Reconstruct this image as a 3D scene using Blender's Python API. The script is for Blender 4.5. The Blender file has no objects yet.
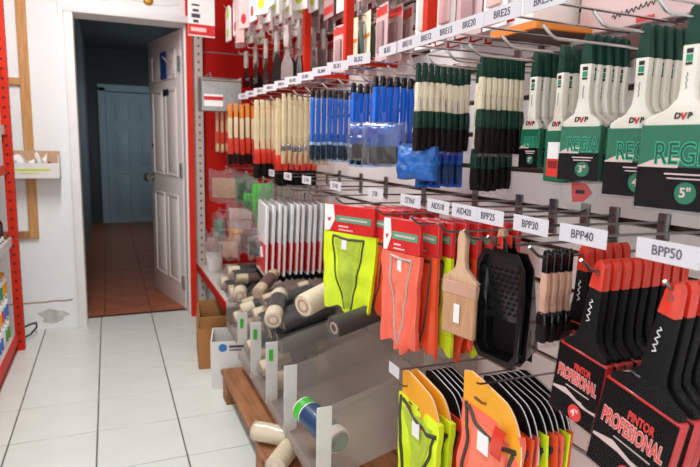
import bpy, bmesh, math, random
from mathutils import Vector, Matrix, noise
random.seed(7)
sc = bpy.context.scene
COL = sc.collection

# ------------------------------------------------------------------ camera
FPX = 576.0
YAW, PIT, ROL = math.radians(22.79), math.radians(8.71), math.radians(1.28)
CAM = Vector((0, 0, 1.20))
_R0 = Vector((math.cos(YAW), -math.sin(YAW), 0))
_F = Vector((math.sin(YAW) * math.cos(PIT), math.cos(YAW) * math.cos(PIT), -math.sin(PIT)))
_U0 = _R0.cross(_F)
_R = _R0 * math.cos(ROL) + _U0 * math.sin(ROL)
_U = _U0 * math.cos(ROL) - _R0 * math.sin(ROL)
cam_d = bpy.data.cameras.new('camera')
cam_d.sensor_width = 36.0
cam_d.lens = FPX / 700.0 * 36.0
cam_d.clip_start = 0.02
cam_d.dof.use_dof = True
cam_d.dof.focus_distance = 1.35
cam_d.dof.aperture_fstop = 5.6
cam = bpy.data.objects.new('camera', cam_d)
COL.objects.link(cam)
m3 = Matrix((_R, _U, -_F)).transposed()
cam.matrix_world = Matrix.Translation(CAM) @ m3.to_4x4()
sc.camera = cam


def ray(x, y):
    return _F + _R * ((x - 350) / FPX) + _U * ((233.5 - y) / FPX)


def PX(x, y, X):            # point where the pixel's ray meets the plane X = const
    d = ray(x, y)
    return CAM + d * (X / d.x)


def PY(x, y, Y):
    d = ray(x, y)
    return CAM + d * (Y / d.y)


# ------------------------------------------------------------------ world, light, exposure
world = bpy.data.worlds.new('world')
sc.world = world
world.use_nodes = True
bg = world.node_tree.nodes['Background']
bg.inputs[0].default_value = (0.94, 0.985, 1.0, 1)
bg.inputs[1].default_value = 1.5
sc.view_settings.view_transform = 'Standard'
sc.view_settings.look = 'None'
sc.view_settings.gamma = 1.0
sc.view_settings.exposure = 0.0
sc.view_settings.use_curve_mapping = False
sc.cycles.max_bounces = 10
sc.cycles.diffuse_bounces = 6
sc.cycles.transparent_max_bounces = 40


def area(name, loc, rot, sx, sy, power, color=(1, 1, 1)):
    l = bpy.data.lights.new(name, 'AREA')
    l.shape = 'RECTANGLE'
    l.size, l.size_y, l.energy, l.color = sx, sy, power, color
    o = bpy.data.objects.new(name, l)
    o.location = loc
    o.rotation_euler = rot
    COL.objects.link(o)
    return o


TUBES = [(-0.15, 2.45, 2.58, 40.0), (-0.12, 0.2, 2.58, 5.0)]
for tx, ty, tz, pw in TUBES:
    area('tube_light', (tx, ty, tz - 0.03), (0, 0, 0), 0.16, 1.2, pw, (0.95, 1.0, 1.0))
# daylight falling through the side window of the dark corridor
area('corridor_daylight', (0.98, 7.2, 1.55), (0, math.radians(90), math.radians(-25)), 0.6, 0.8, 7.0, (0.66, 0.86, 1.0))


# ------------------------------------------------------------------ materials
def lin(h):
    h = h.lstrip('#')
    r = []
    for i in (0, 2, 4):
        c = int(h[i:i + 2], 16) / 255
        r.append(c / 12.92 if c <= .04045 else ((c + .055) / 1.055) ** 2.4)
    return (r[0], r[1], r[2], 1)


MATS = {}


def mat(name, hexc, rough=.5, metal=0.0, var=0.06, scale=14, bump=0.0, bscale=60, alpha=1.0, coat=0.0, hex2=None,
        stretch=None, spec=.5, sss=0):
    m = bpy.data.materials.new(name)
    m.use_nodes = True
    nt = m.node_tree
    b = nt.nodes['Principled BSDF']
    b.inputs['Roughness'].default_value = rough
    b.inputs['Metallic'].default_value = metal
    b.inputs['Alpha'].default_value = alpha
    b.inputs['Coat Weight'].default_value = coat
    b.inputs['Specular IOR Level'].default_value = spec
    c = lin(hexc)
    c2 = lin(hex2) if hex2 else tuple(min(1, v * (1 + var)) for v in c[:3]) + (1,)
    c1 = c if hex2 else tuple(v * (1 - var) for v in c[:3]) + (1,)
    tc = nt.nodes.new('ShaderNodeTexCoord')
    mp = nt.nodes.new('ShaderNodeMapping')
    nt.links.new(tc.outputs['Object'], mp.inputs[0])
    if stretch:
        mp.inputs['Scale'].default_value = stretch
    nz = nt.nodes.new('ShaderNodeTexNoise')
    nz.inputs['Scale'].default_value = scale
    nz.inputs['Detail'].default_value = 5
    nt.links.new(mp.outputs[0], nz.inputs['Vector'])
    rp = nt.nodes.new('ShaderNodeValToRGB')
    rp.color_ramp.elements[0].position = .35
    rp.color_ramp.elements[1].position = .65
    rp.color_ramp.elements[0].color = c1
    rp.color_ramp.elements[1].color = c2
    nt.links.new(nz.outputs['Fac'], rp.inputs[0])
    nt.links.new(rp.outputs[0], b.inputs['Base Color'])
    if bump:
        n2 = nt.nodes.new('ShaderNodeTexNoise')
        n2.inputs['Scale'].default_value = bscale
        n2.inputs['Detail'].default_value = 4
        nt.links.new(mp.outputs[0], n2.inputs['Vector'])
        bp = nt.nodes.new('ShaderNodeBump')
        bp.inputs['Strength'].default_value = bump
        bp.inputs['Distance'].default_value = .01
        nt.links.new(n2.outputs['Fac'], bp.inputs['Height'])
        nt.links.new(bp.outputs[0], b.inputs['Normal'])
    MATS[name] = m
    return m


mat('plaster', '#f0f2f2', .85, var=.02, scale=3, bump=.15, bscale=30)
mat('ceiling_white', '#e9e9e6', .9, var=.02)
mat('tile', '#d9dcd5', .28, var=.025, scale=5, bump=.02, bscale=8)
mat('grout', '#6e6d66', .9, var=.15, scale=40)
mat('terracotta', '#a05a3c', .35, var=.2, scale=6)
mat('terracotta_grout', '#4a2d22', .9)
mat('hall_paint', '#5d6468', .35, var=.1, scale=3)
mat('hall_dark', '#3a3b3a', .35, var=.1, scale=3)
mat('hall_door', '#a6b6bd', .45, var=.03)
mat('door_white', '#e9dfdb', .45, var=.02)
mat('frame_white', '#eceae8', .5, var=.02)
mat('laminate', '#f0e7e4', .42, var=.02, scale=3)
mat('groove', '#4a3120', .7, var=.2, scale=30)
mat('red_paint', '#d02a10', .5, var=.06, scale=6, spec=.25)
mat('red_dark', '#b0140a', .55, var=.06, scale=5, spec=.15)
mat('steel_shelf', '#c9c4c0', .4, var=.04)
mat('grey_post', '#b9aaa4', .5, var=.06)
mat('chrome', '#c9c9c9', .22, 1.0, var=.04)
mat('chrome_dark', '#8d8d8d', .3, 1.0, var=.04)
mat('galv', '#b5b5b3', .4, .8, var=.1, scale=30)
mat('card_white', '#f1eeec', .55, var=.015)
mat('ink', '#4a4650', .6)
mat('tag_white', '#d0c9ce', .55, var=.015)
mat('ink_black', '#191716', .5)
mat('pine', '#cf9d66', .6, hex2='#bd8749', scale=9, stretch=(8, 8, .8))
mat('pine_dark', '#b07a4a', .6, hex2='#94602f', scale=9, stretch=(8, 8, .8))
mat('pallet_wood', '#a9724a', .65, hex2='#83512f', scale=7, stretch=(7, .7, 7), bump=.1)
mat('handle_wood', '#d3ab88', .5, hex2='#c4977a', scale=20, stretch=(6, 6, .6))
mat('handle_cream', '#eadcc0', .4, var=.05, scale=20)
mat('handle_natural', '#e3cfa6', .45, var=.06, scale=20)
mat('cardboard', '#a8733f', .8, var=.08, scale=10)
mat('box_white', '#e3dedb', .6, var=.03)
mat('logo_blue', '#2277b8', .5)
mat('white_gloss', '#e2dacd', .3, var=.02, coat=.15)
mat('green_cap', '#0f382b', .4, var=.1, spec=.3)
mat('regia_dark', '#06412f', .4)
mat('green_card', '#08684a', .35, var=.06, coat=.1)
mat('green_line', '#35b98d', .4)
mat('black_print', '#0d0709', .5, var=.1, spec=.12)
mat('pink_print', '#d6b9b6', .4, var=.04)
mat('logo_red', '#c72727', .4)
mat('logo_green', '#178a66', .4)
mat('bristle_dark', '#181210', .7, spec=.15, var=.3, scale=60, stretch=(4, 4, .3))
mat('bristle_light', '#d7b78c', .8, var=.15, scale=60, stretch=(4, 4, .3))
mat('bristle_tan', '#c4936f', .7, var=.12, scale=60, stretch=(4, 4, .3))
mat('black_plastic', '#0b0a0b', .22, var=.1, coat=.3)
mat('black_matte', '#0c0a0b', .55, var=.15, spec=.18)
mat('blue_plastic', '#0b66d6', .3, var=.07, coat=.15)
mat('pouch_blue', '#1461b4', .4, var=.25, scale=35, bump=.8, bscale=45, coat=.15)
mat('blue_card', '#1f74d0', .3, var=.12, coat=.2)
mat('red_plastic', '#d63420', .3, var=.06, coat=.3)
mat('red_card', '#d62a2a', .35, var=.06, coat=.35)
mat('red_card2', '#c41f1f', .35, var=.06, coat=.35)
mat('red_print', '#df3a34', .4)
mat('pale_pink', '#f2c6c2', .4)
mat('strip_green', '#5d9b7a', .45)
mat('vest_yellow', '#dcf21a', .55, var=.07, scale=9, coat=.25, bump=.12, bscale=25)
mat('vest_orange', '#fb6a52', .55, var=.08, scale=9, coat=.25, bump=.12, bscale=25)
mat('vest_orange2', '#ef5023', .55, var=.08, scale=9, coat=.25)
mat('mesh_olive', '#b4c93a', .6, var=.1, scale=40)
mat('mesh_coral', '#f47a60', .6, var=.1, scale=40)
mat('trim_dark', '#3d3a30', .6)
mat('header_yellow', '#f0a422', .45, var=.04)
mat('wood_band', '#b0362a', .5)
mat('nap_cream', '#eadcc0', .95, var=.05, scale=60, bump=.25, bscale=260)
mat('nap_stripe', '#d9c7a0', .9, var=.1, hex2='#a8926a', scale=6, stretch=(1, 1, 9))
mat('core_pink', '#c99a84', .7, var=.08)
mat('core_dark', '#4f3428', .8)
mat('navy_card', '#1f3f66', .4, var=.05, coat=.3)
mat('green_leaf', '#3fae2f', .4, var=.15, coat=.2)
mat('orange_card', '#e8862f', .45, var=.05)
mat('brown_pack', '#5a2c20', .5, var=.15)
mat('pinkish_card', '#d9b9b7', .4, var=.08, scale=8, coat=.2)
mat('mauve_card', '#b58f92', .4, var=.12, scale=10, coat=.2)
mat('cream_card', '#f3e6c9', .45, var=.04)
mat('lime_card', '#c9d62e', .45, var=.06)
mat('brass', '#c08a3a', .35, .9, var=.05)
mat('silver', '#cfcfcd', .25, 1, var=.04)
mat('sign_blue', '#1c3f93', .4)
mat('purple', '#6a4a9c', .4)
mat('lamp_body', '#eeeeee', .5)
mat('knife_black', '#0d0c0d', .35)
mat('stain', '#c4c3bc', .9, var=.3, scale=15)
mat('dirt_line', '#a98f7d', .9, var=.25, scale=25)
mat('cable', '#202020', .5)
for nm, hx, al, rg in (('milk_bag', '#efecec', .85, .25), ('acrylic_edge', '#e4e2de', .8, .3)):
    mat(nm, hx, rg, var=.03, alpha=al, bump=.1, bscale=28, coat=.3)


def film(name, tint, haze, gloss, bump=.3, bscale=28, hazecol='#ffffff', rough=.12):     # thin clear film: see-through, glossy, a little hazy
    m = bpy.data.materials.new(name)
    m.use_nodes = True
    nt = m.node_tree
    nt.nodes.clear()
    N, L = nt.nodes.new, nt.links.new
    out = N('ShaderNodeOutputMaterial')
    tr = N('ShaderNodeBsdfTransparent')
    tr.inputs[0].default_value = lin(tint)
    gl = N('ShaderNodeBsdfGlossy')
    gl.inputs['Roughness'].default_value = rough
    df = N('ShaderNodeBsdfDiffuse')
    df.inputs[0].default_value = lin(hazecol)
    m1, m2 = N('ShaderNodeMixShader'), N('ShaderNodeMixShader')
    m1.inputs[0].default_value = haze
    L(tr.outputs[0], m1.inputs[1])
    L(df.outputs[0], m1.inputs[2])
    lw = N('ShaderNodeLayerWeight')
    lw.inputs[0].default_value = .25
    mu = N('ShaderNodeMath')
    mu.operation = 'MULTIPLY_ADD'
    L(lw.outputs['Fresnel'], mu.inputs[0])
    mu.inputs[1].default_value = .15
    mu.inputs[2].default_value = gloss
    L(mu.outputs[0], m2.inputs[0])
    L(m1.outputs[0], m2.inputs[1])
    L(gl.outputs[0], m2.inputs[2])
    L(m2.outputs[0], out.inputs[0])
    tc = N('ShaderNodeTexCoord')
    nz = N('ShaderNodeTexNoise')
    nz.inputs['Scale'].default_value = bscale
    L(tc.outputs['Object'], nz.inputs['Vector'])
    bp = N('ShaderNodeBump')
    bp.inputs['Strength'].default_value = bump
    bp.inputs['Distance'].default_value = .01
    L(nz.outputs['Fac'], bp.inputs['Height'])
    for g in (gl, lw):
        L(bp.outputs[0], g.inputs['Normal'])
    MATS[name] = m


film('clear_bag', '#fdfcfc', .001, .003)
film('clear_bag2', '#f4f2f1', .05, .04)
film('acrylic', '#ece7e4', .12, .02, .03, 6, '#f4eeea', .3)
film('blue_bag', '#5aa8f0', .25, .05, .3, 28, '#1f7fe0')
film('blue_tint', '#dcebfa', .04, .03, .4, 40, '#8fc0f0')
film('hazy_bag', '#f4efe8', .28, .06, .4, 28, '#f3eadb')
film('green_bag', '#cfe0d4', .12, .06, .3, 28, '#9fc2a8')


def emis(name, col, st):
    m = bpy.data.materials.new(name)
    m.use_nodes = True
    b = m.node_tree.nodes['Principled BSDF']
    b.inputs['Emission Color'].default_value = col
    b.inputs['Emission Strength'].default_value = st
    MATS[name] = m


emis('lamp_glow', (1, .98, .95, 1), 3.0)


# ------------------------------------------------------------------ mesh helpers
class MB:
    def __init__(s):
        s.v, s.f = [], []

    def add(s, vs, fs):
        n = len(s.v)
        s.v += [tuple(v) for v in vs]
        s.f += [tuple(i + n for i in f) for f in fs]
        return s

    def box(s, c, d, M=None):
        x, y, z = c
        a, b, e = d[0] / 2, d[1] / 2, d[2] / 2
        vs = [(x + i * a, y + j * b, z + k * e) for i in (-1, 1) for j in (-1, 1) for k in (-1, 1)]
        if M is not None:
            vs = [M @ Vector(v) for v in vs]
        return s.add(vs, [(0, 1, 3, 2), (4, 6, 7, 5), (0, 4, 5, 1), (2, 3, 7, 6), (0, 2, 6, 4), (1, 5, 7, 3)])

    def prism(s, pts, y0, y1):          # outline in x,z (counter-clockwise seen from -y), extruded along y
        n = len(pts)
        vs = [(p[0], y0, p[1]) for p in pts] + [(p[0], y1, p[1]) for p in pts]
        fs = [tuple(range(n)), tuple(range(2 * n - 1, n - 1, -1))]
        for i in range(n):
            j = (i + 1) % n
            fs.append((i, i + n, j + n, j))
        return s.add(vs, fs)

    def tube(s, path, r, seg=8, caps=True):
        path = [Vector(p) for p in path]
        rs = r if isinstance(r, (list, tuple)) else [r] * len(path)
        vs, fs = [], []
        up = None
        for i, p in enumerate(path):
            t = (path[min(i + 1, len(path) - 1)] - path[max(i - 1, 0)])
            t.normalize()
            if up is None:
                up = Vector((0, 0, 1)) if abs(t.z) < .9 else Vector((1, 0, 0))
            a = t.cross(up)
            a.normalize()
            b = a.cross(t)
            up = b
            for k in range(seg):
                w = 2 * math.pi * k / seg
                vs.append(p + (a * math.cos(w) + b * math.sin(w)) * rs[i])
        for i in range(len(path) - 1):
            for k in range(seg):
                l = (k + 1) % seg
                fs.append((i * seg + k, i * seg + l, (i + 1) * seg + l, (i + 1) * seg + k))
        if caps:
            fs.append(tuple(range(seg - 1, -1, -1)))
            fs.append(tuple(range((len(path) - 1) * seg, len(path) * seg)))
        return s.add(vs, fs)

    def lathe(s, prof, seg=20, M=None, close=False):    # prof (r,z) from bottom to top about z
        vs, fs = [], []
        for r, z in prof:
            for k in range(seg):
                w = 2 * math.pi * k / seg
                vs.append(Vector((r * math.cos(w), r * math.sin(w), z)))
        n = len(prof)
        for i in range(n if close else n - 1):
            j = (i + 1) % n
            for k in range(seg):
                l = (k + 1) % seg
                fs.append((i * seg + k, i * seg + l, j * seg + l, j * seg + k))
        if not close:
            fs.append(tuple(range(seg - 1, -1, -1)))
            fs.append(tuple(range((n - 1) * seg, n * seg)))
        if M is not None:
            vs = [M @ v for v in vs]
        return s.add(vs, fs)

    def sheet(s, fn, nu, nv, th):       # solid sheet: fn(u,v)->(x,y,z); thickness along +y
        vs, fs = [], []
        for side in (0, 1):
            for j in range(nv + 1):
                for i in range(nu + 1):
                    p = Vector(fn(i / nu, j / nv))
                    if side:
                        p.y += th
                    vs.append(p)
        w = nu + 1
        N = w * (nv + 1)
        for j in range(nv):
            for i in range(nu):
                a = j * w + i
                fs.append((a, a + 1, a + 1 + w, a + w))
                fs.append((N + a, N + a + w, N + a + 1 + w, N + a + 1))
        for i in range(nu):
            a = i
            fs.append((a, N + a, N + a + 1, a + 1))
            a = nv * w + i
            fs.append((a, a + 1, N + a + 1, N + a))
        for j in range(nv):
            a = j * w
            fs.append((a, a + w, N + a + w, N + a))
            a = j * w + nu
            fs.append((a, N + a, N + a + w, a + w))
        return s.add(vs, fs)

    def mesh(s, name, m, smooth=False, bevel=0.0, seg=2):
        me = bpy.data.meshes.new(name)
        me.from_pydata(s.v, [], s.f)
        bm = bmesh.new()
        bm.from_mesh(me)
        bmesh.ops.recalc_face_normals(bm, faces=bm.faces)
        if bevel:
            es = [e for e in bm.edges if len(e.link_faces) == 2 and e.calc_face_angle(0) > .5]
            bmesh.ops.bevel(bm, geom=es, offset=bevel, segments=seg, affect='EDGES', profile=.5, clamp_overlap=True)
        bm.to_mesh(me)
        bm.free()
        if smooth or bevel:
            for p in me.polygons:
                p.use_smooth = True
            if hasattr(me, 'set_sharp_from_angle'):
                me.set_sharp_from_angle(angle=math.radians(40))
        me.materials.append(MATS[m])
        return me


def obj(name, me, parent=None, loc=(0, 0, 0), rot=(0, 0, 0)):
    o = bpy.data.objects.new(name, me)
    COL.objects.link(o)
    o.location = loc
    o.rotation_euler = rot
    o.parent = parent
    return o


def build(mb, name, m, parent=None, loc=(0, 0, 0), rot=(0, 0, 0), **k):
    return obj(name, mb.mesh(name, m, **k), parent, loc, rot)


def tag(o, label, cat, group=None):
    o['label'] = label
    o['category'] = cat
    if group:
        o['group'] = group
    return o


def struct(o, label=None):
    o['kind'] = 'structure'
    if label:
        o['label'] = label
        o['category'] = o.name.split('.')[0].split('_')[0]
    return o


TXT = {}


def text_mesh(s, size, m, offset=0.0, shear=0.0, squeeze=1.0, extrude=.0003, align='CENTER'):
    key = (s, size, m, offset, shear, squeeze, align)
    if key in TXT:
        return TXT[key]
    cu = bpy.data.curves.new('lettering', 'FONT')
    cu.body = s
    cu.size = size
    cu.align_x = align
    cu.align_y = 'CENTER'
    cu.extrude = extrude
    cu.offset = offset
    cu.shear = shear
    cu.resolution_u = 3
    o = bpy.data.objects.new('lettering', cu)
    COL.objects.link(o)
    dg = bpy.context.evaluated_depsgraph_get()
    dg.update()
    me = bpy.data.meshes.new_from_object(o.evaluated_get(dg))
    bpy.data.objects.remove(o)
    bpy.data.curves.remove(cu)
    me.transform(Matrix(((squeeze, 0, 0, 0), (0, 0, -1, 0), (0, 1, 0, 0), (0, 0, 0, 1))))   # xy -> xz, facing -y
    me.materials.clear()
    me.materials.append(MATS[m])
    TXT[key] = me
    return me


ORD = ['front', 'second', 'third', 'fourth', 'fifth', 'sixth', 'seventh', 'eighth', 'ninth', 'tenth', 'eleventh',
       'twelfth', 'thirteenth', 'fourteenth']


def thing(name, loc, rz=0.0, rx=0.0, ry=0.0):
    o = bpy.data.objects.new(name, None)
    o.empty_display_size = .02
    COL.objects.link(o)
    o.location = loc
    o.rotation_euler = (rx, ry, rz)
    return o


def place(proto, loc, rz, label, cat, group=None, rx=0.0, ry=0.0, name=None):
    root = thing(name or proto[0], loc, rz, rx, ry)
    tag(root, label, cat, group)
    for p in proto[1]:
        o = obj(p[0], p[1], root, p[3] if len(p) > 3 else (0, 0, 0))
        for q in (p[2] if len(p) > 2 else []):
            obj(q[0], q[1], o, q[2] if len(q) > 2 else (0, 0, 0), q[3] if len(q) > 3 else (0, 0, 0))
    return root


FACE = math.radians(-90)     # facing the aisle (-X)


def facing(a):
    return FACE + math.radians(a)


def mirror(half):            # half outline from top to bottom (x>=0) -> closed outline
    return [(-x, z) for x, z in half] + [(x, z) for x, z in reversed(half)]


def arc(cx, cz, rx, rz, a0, a1, n):
    return [(cx + rx * math.cos(math.radians(a0 + (a1 - a0) * i / n)), cz + rz * math.sin(math.radians(a0 + (a1 - a0) * i / n)))
            for i in range(n + 1)]


# ================================================================== THE ROOM
WX = 1.10            # face of the slat wall
BY = 4.00            # face of the back wall
LX = -1.02           # left wall
CEIL = 2.65
# floor and its tiles
TP = 0.3226
fl = struct(build(MB().box((.05, 1.32, -.02), (2.3, 5.64, .04)), 'floor', 'grout'), 'white square ceramic tile floor of the aisle')
tile_me = MB().box((0, 0, 0), (TP - .006, TP - .004, .008)).mesh('tile', 'tile', bevel=.0015, seg=1)
for i in range(-3, 4):
    for j in range(-1, 15):
        cx = -.0825 + TP * (i + .5)
        cy = 4.0716 - TP * (j + .5) + TP * .0
        if cy > 4.14:
            continue
        t = obj('tile', tile_me, fl, (cx, cy, .001))
        t.rotation_euler = (random.uniform(-.001, .001), random.uniform(-.001, .001), 0)
# strip of cut tiles up to the threshold of the doorway
cut_me = MB().box((0, 0, 0), (TP - .006, .066, .008)).mesh('tile', 'tile')
for i in range(0, 2):
    obj('tile', cut_me, fl, (-.0825 + TP * (i + .5), 4.107, .001))
obj('tile', MB().box((0, 0, 0), (.10, .066, .008)).mesh('tile', 'tile'), fl, (-.135, 4.107, .001))
# corridor floor
hf = struct(build(MB().box((.17, 6.6, -.015), (1.9, 4.92, .03)), 'hall_floor', 'terracotta_grout'), 'dark red-brown tiled floor of the unlit corridor')
ht = MB().box((0, 0, 0), (.295, .295, .006)).mesh('tile', 'terracotta')
for i in range(6):
    for j in range(16):
        obj('tile', ht, hf, (-.63 + .3 * i + .12, 4.30 + .3 * j, .015))
# back wall around the doorway
OX0, OX1, OZ = -.165, .485, 1.945
wb = MB()
wb.box(((LX + OX0) / 2 - .02, BY + .07, CEIL / 2), (OX0 - LX + .04, .14, CEIL))
wb.box(((OX1 + 1.25) / 2, BY + .07, CEIL / 2), (1.25 - OX1, .14, CEIL))
wb.box(((OX0 + OX1) / 2, BY + .07, (OZ + CEIL) / 2), (OX1 - OX0, .14, CEIL - OZ))
wall_b = struct(build(wb, 'wall_back', 'plaster'), 'white plaster back wall around the open doorway')
# stained skirting patch, brown plaster line and thin cracks
pts = []
for k in range(14):
    a = 2 * math.pi * k / 14
    pts.append((-.36 + math.cos(a) * .085 * random.uniform(.6, 1.2), .085 + math.sin(a) * .045 * random.uniform(.7, 1.2)))
build(MB().prism(pts, BY - .0015, BY + .001), 'damp_stain', 'stain', wall_b)
build(MB().tube([(-.60 + .05 * k, BY + .001, .178 + random.uniform(-.004, .004)) for k in range(8)] + [(-.245, BY + .001, .185)], .005, 5),
      'plaster_edge', 'dirt_line', wall_b)
build(MB().tube([(-.26 + .09 * k, BY + .001, 2.055 + .012 * math.sin(k * 1.7)) for k in range(9)], .0022, 5), 'wall_wire', 'stain', wall_b)
build(MB().tube([(-.255 + .01 * math.sin(k), BY + .001, 2.05 - .06 * k) for k in range(3)], .002, 5), 'wall_wire', 'stain', wall_b)
# door casing
t1 = struct(build(MB().box((OX0 - .022, BY + .02, OZ / 2), (.05, .17, OZ)), 'trim_1', 'frame_white', bevel=.004), 'white painted door casing of the corridor doorway')
build(MB().box((OX1 + .014, BY + .05, OZ / 2), (.036, .11, OZ)), 'casing_side', 'frame_white', t1, bevel=.004)
build(MB().box(((OX0 + OX1) / 2, BY + .02, OZ + .0225), (OX1 - OX0 + .10, .17, .044)), 'casing_head', 'frame_white', t1, bevel=.004)
# open door, hinged on the right, swung into the corridor
hinge = Vector((OX1 - .012, 4.15, 0))
free = Vector((.315, 4.84, 0))
ang = math.atan2(free.y - hinge.y, free.x - hinge.x)
DW = (free - hinge).length
d1 = struct(thing('door_1', hinge, ang), 'open white panelled door with steel knob and small blue sign')
DH = 1.935
build(MB().box((DW / 2, -.018, DH / 2 + .008), (DW, .034, DH)), 'door_leaf', 'door_white', d1, bevel=.002)


def panel_ring(cx, cz, w, h, y, side):
    mb = MB()
    t, d = .016, .008
    for (x, z, a, b) in ((cx, cz + h / 2, w + t, t), (cx, cz - h / 2, w + t, t), (cx - w / 2, cz, t, h), (cx + w / 2, cz, t, h)):
        mb.box((x, y + side * d / 2, z), (a, d, b))
    mb.box((cx, y + side * .003, cz), (w - .05, .006, h - .05))
    return mb


for side, y in ((1, -.001),):
    for cx in (DW * .29, DW * .71):
        for cz, h in ((1.73, .18), (1.26, .60), (.50, .62)):
            build(panel_ring(cx, cz, DW * .30, h, y, side), 'door_panel', 'door_white', d1, bevel=.002)
        for cz, h in ((1.73, .18), (1.26, .60), (.50, .62)):
            build(panel_ring(cx, cz, DW * .30, h, -.035, -1), 'door_panel', 'door_white', d1, bevel=.002)
kn = build(MB().lathe([(.03, 0), (.03, .006), (.012, .012), (.012, .03), (.032, .04), (.036, .058), (.024, .074), (.004, .077)], 16,
                 Matrix.Rotation(math.radians(-90), 4, 'X')), 'door_knob', 'silver', d1, (DW - .06, 0, .92), smooth=True)
build(MB().lathe([(.016, 0), (.016, .008), (.006, .01)], 14, Matrix.Rotation(math.radians(-90), 4, 'X')), 'dead_bolt', 'brass', d1,
      (DW - .06, 0, 1.165), smooth=True)
sg = build(MB().box((DW * .46, .010, 1.735), (.13, .004, .19)), 'restroom_sign', 'sign_blue', d1)
sg['label'] = 'small blue pictogram sign'
pm = MB()
pm.lathe([(.001, 0), (.013, .001), (.013, .003), (.001, .004)], 12, Matrix.Translation((DW * .46, .009, 1.79)) @ Matrix.Rotation(math.radians(-90), 4, 'X'))
pm.prism([(DW * .46 - .018, 1.77), (DW * .46 - .026, 1.71), (DW * .46 - .01, 1.71), (DW * .46 - .01, 1.665), (DW * .46 + .01, 1.665),
          (DW * .46 + .01, 1.71), (DW * .46 + .026, 1.71), (DW * .46 + .018, 1.77)], .009, .0115)
build(pm, 'pictogram', 'card_white', sg)
build(MB().box((DW * .42, .007, 1.545), (.12, .004, .045)), 'name_plate', 'ink_black', d1)
build(MB().tube([(DW * .2, .0, 1.75), (DW * .2, .05, 1.74), (DW * .2, .06, 1.77)], .005), 'coat_hook', 'galv', d1)
for z in (.2, 1.0, 1.72):
    build(MB().box((.012, .004, z), (.03, .012, .1)), 'hinge', 'galv', d1)
# corridor shell
hs = MB()
hs.box((-.235 - .02, 6.6, 1.25), (.04, 4.9, 2.5))
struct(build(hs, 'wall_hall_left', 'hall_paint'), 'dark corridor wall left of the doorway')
hs = MB()
hs.box((1.08, 6.6, .55), (.04, 4.9, 1.1))
hs.box((1.08, 6.6, 2.2), (.04, 4.9, .6))
hs.box((1.08, 5.4, 1.5), (.04, 2.5, .8))
hs.box((1.08, 8.4, 1.5), (.04, 1.3, .8))
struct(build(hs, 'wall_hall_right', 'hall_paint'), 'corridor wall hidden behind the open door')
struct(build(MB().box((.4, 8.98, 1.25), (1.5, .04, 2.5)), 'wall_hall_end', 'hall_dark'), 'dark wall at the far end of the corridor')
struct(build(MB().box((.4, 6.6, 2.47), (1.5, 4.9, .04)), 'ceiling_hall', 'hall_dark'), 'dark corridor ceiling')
build(MB().box((-.225, 5.6, 1.2), (.02, .05, 2.4)), 'trim_2', 'hall_door')['kind'] = 'structure'
bpy.data.objects['trim_2']['label'] = 'pale vertical casing strip on the corridor wall'
bpy.data.objects['trim_2']['category'] = 'trim'
d2 = struct(thing('door_2', (-.0, 8.95, 0)), 'closed pale six-panel door at the corridor end')
build(MB().box((.36, 0, .93), (.72, .03, 1.86)), 'door_leaf', 'hall_door', d2)
for cx in (.19, .53):
    for cz, h in ((1.60, .30), (1.08, .52), (.43, .60)):
        build(panel_ring(cx, cz, .22, h, -.015, -1), 'door_panel', 'hall_door', d2, bevel=.002)
fm = MB()
fm.box((-.05, 0, .96), (.09, .05, 1.92))
fm.box((.36, 0, 1.92), (.92, .05, .09))
fm.box((.77, 0, .96), (.09, .05, 1.92))
build(fm, 'door_frame', 'hall_door', d2)
# left wall, ceiling
struct(build(MB().box((LX - .05, 2.9, CEIL / 2), (.1, 2.4, CEIL)), 'wall_left', 'plaster'), 'white plaster wall behind the red shelf')
struct(build(MB().box((.05, 1.3, CEIL + .03), (2.4, 5.6, .06)), 'ceiling', 'ceiling_white'), 'white ceiling above the aisle')
for k, (tx, ty, tz, pw) in enumerate(TUBES):
    t = thing('ceiling_lamp', (tx, ty, CEIL))
    tag(t, ('white ceiling batten lamp over the doorway end of the aisle', 'white ceiling batten lamp near the shop front')[k], 'lamp')
    build(MB().box((0, 0, -.022), (.2, 1.3, .044)), 'housing', 'lamp_body', t)
# slat wall: recessed brown backing with laminate slats
wr = struct(build(MB().box((WX + .045, 2.1, CEIL / 2), (.05, 4.0, CEIL)), 'wall_right', 'groove'), 'white slatted display wall with brown grooves')
GP = .1016
ZG = 1.04
slat_long = MB().box((0, 0, 0), (.022, 4.0, GP - .015)).mesh('slat', 'laminate', bevel=.002, seg=1)
k0 = -int(ZG / GP)
for k in range(k0, 16):
    zc = ZG + GP * (k + .5)
    if zc + GP / 2 > CEIL:
        break
    obj('slat', slat_long, wr, (WX + .011, 2.05 - .05, zc))

# ================================================================== DISPLAY HOOKS WITH TAGS
TIPX = .74


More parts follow.
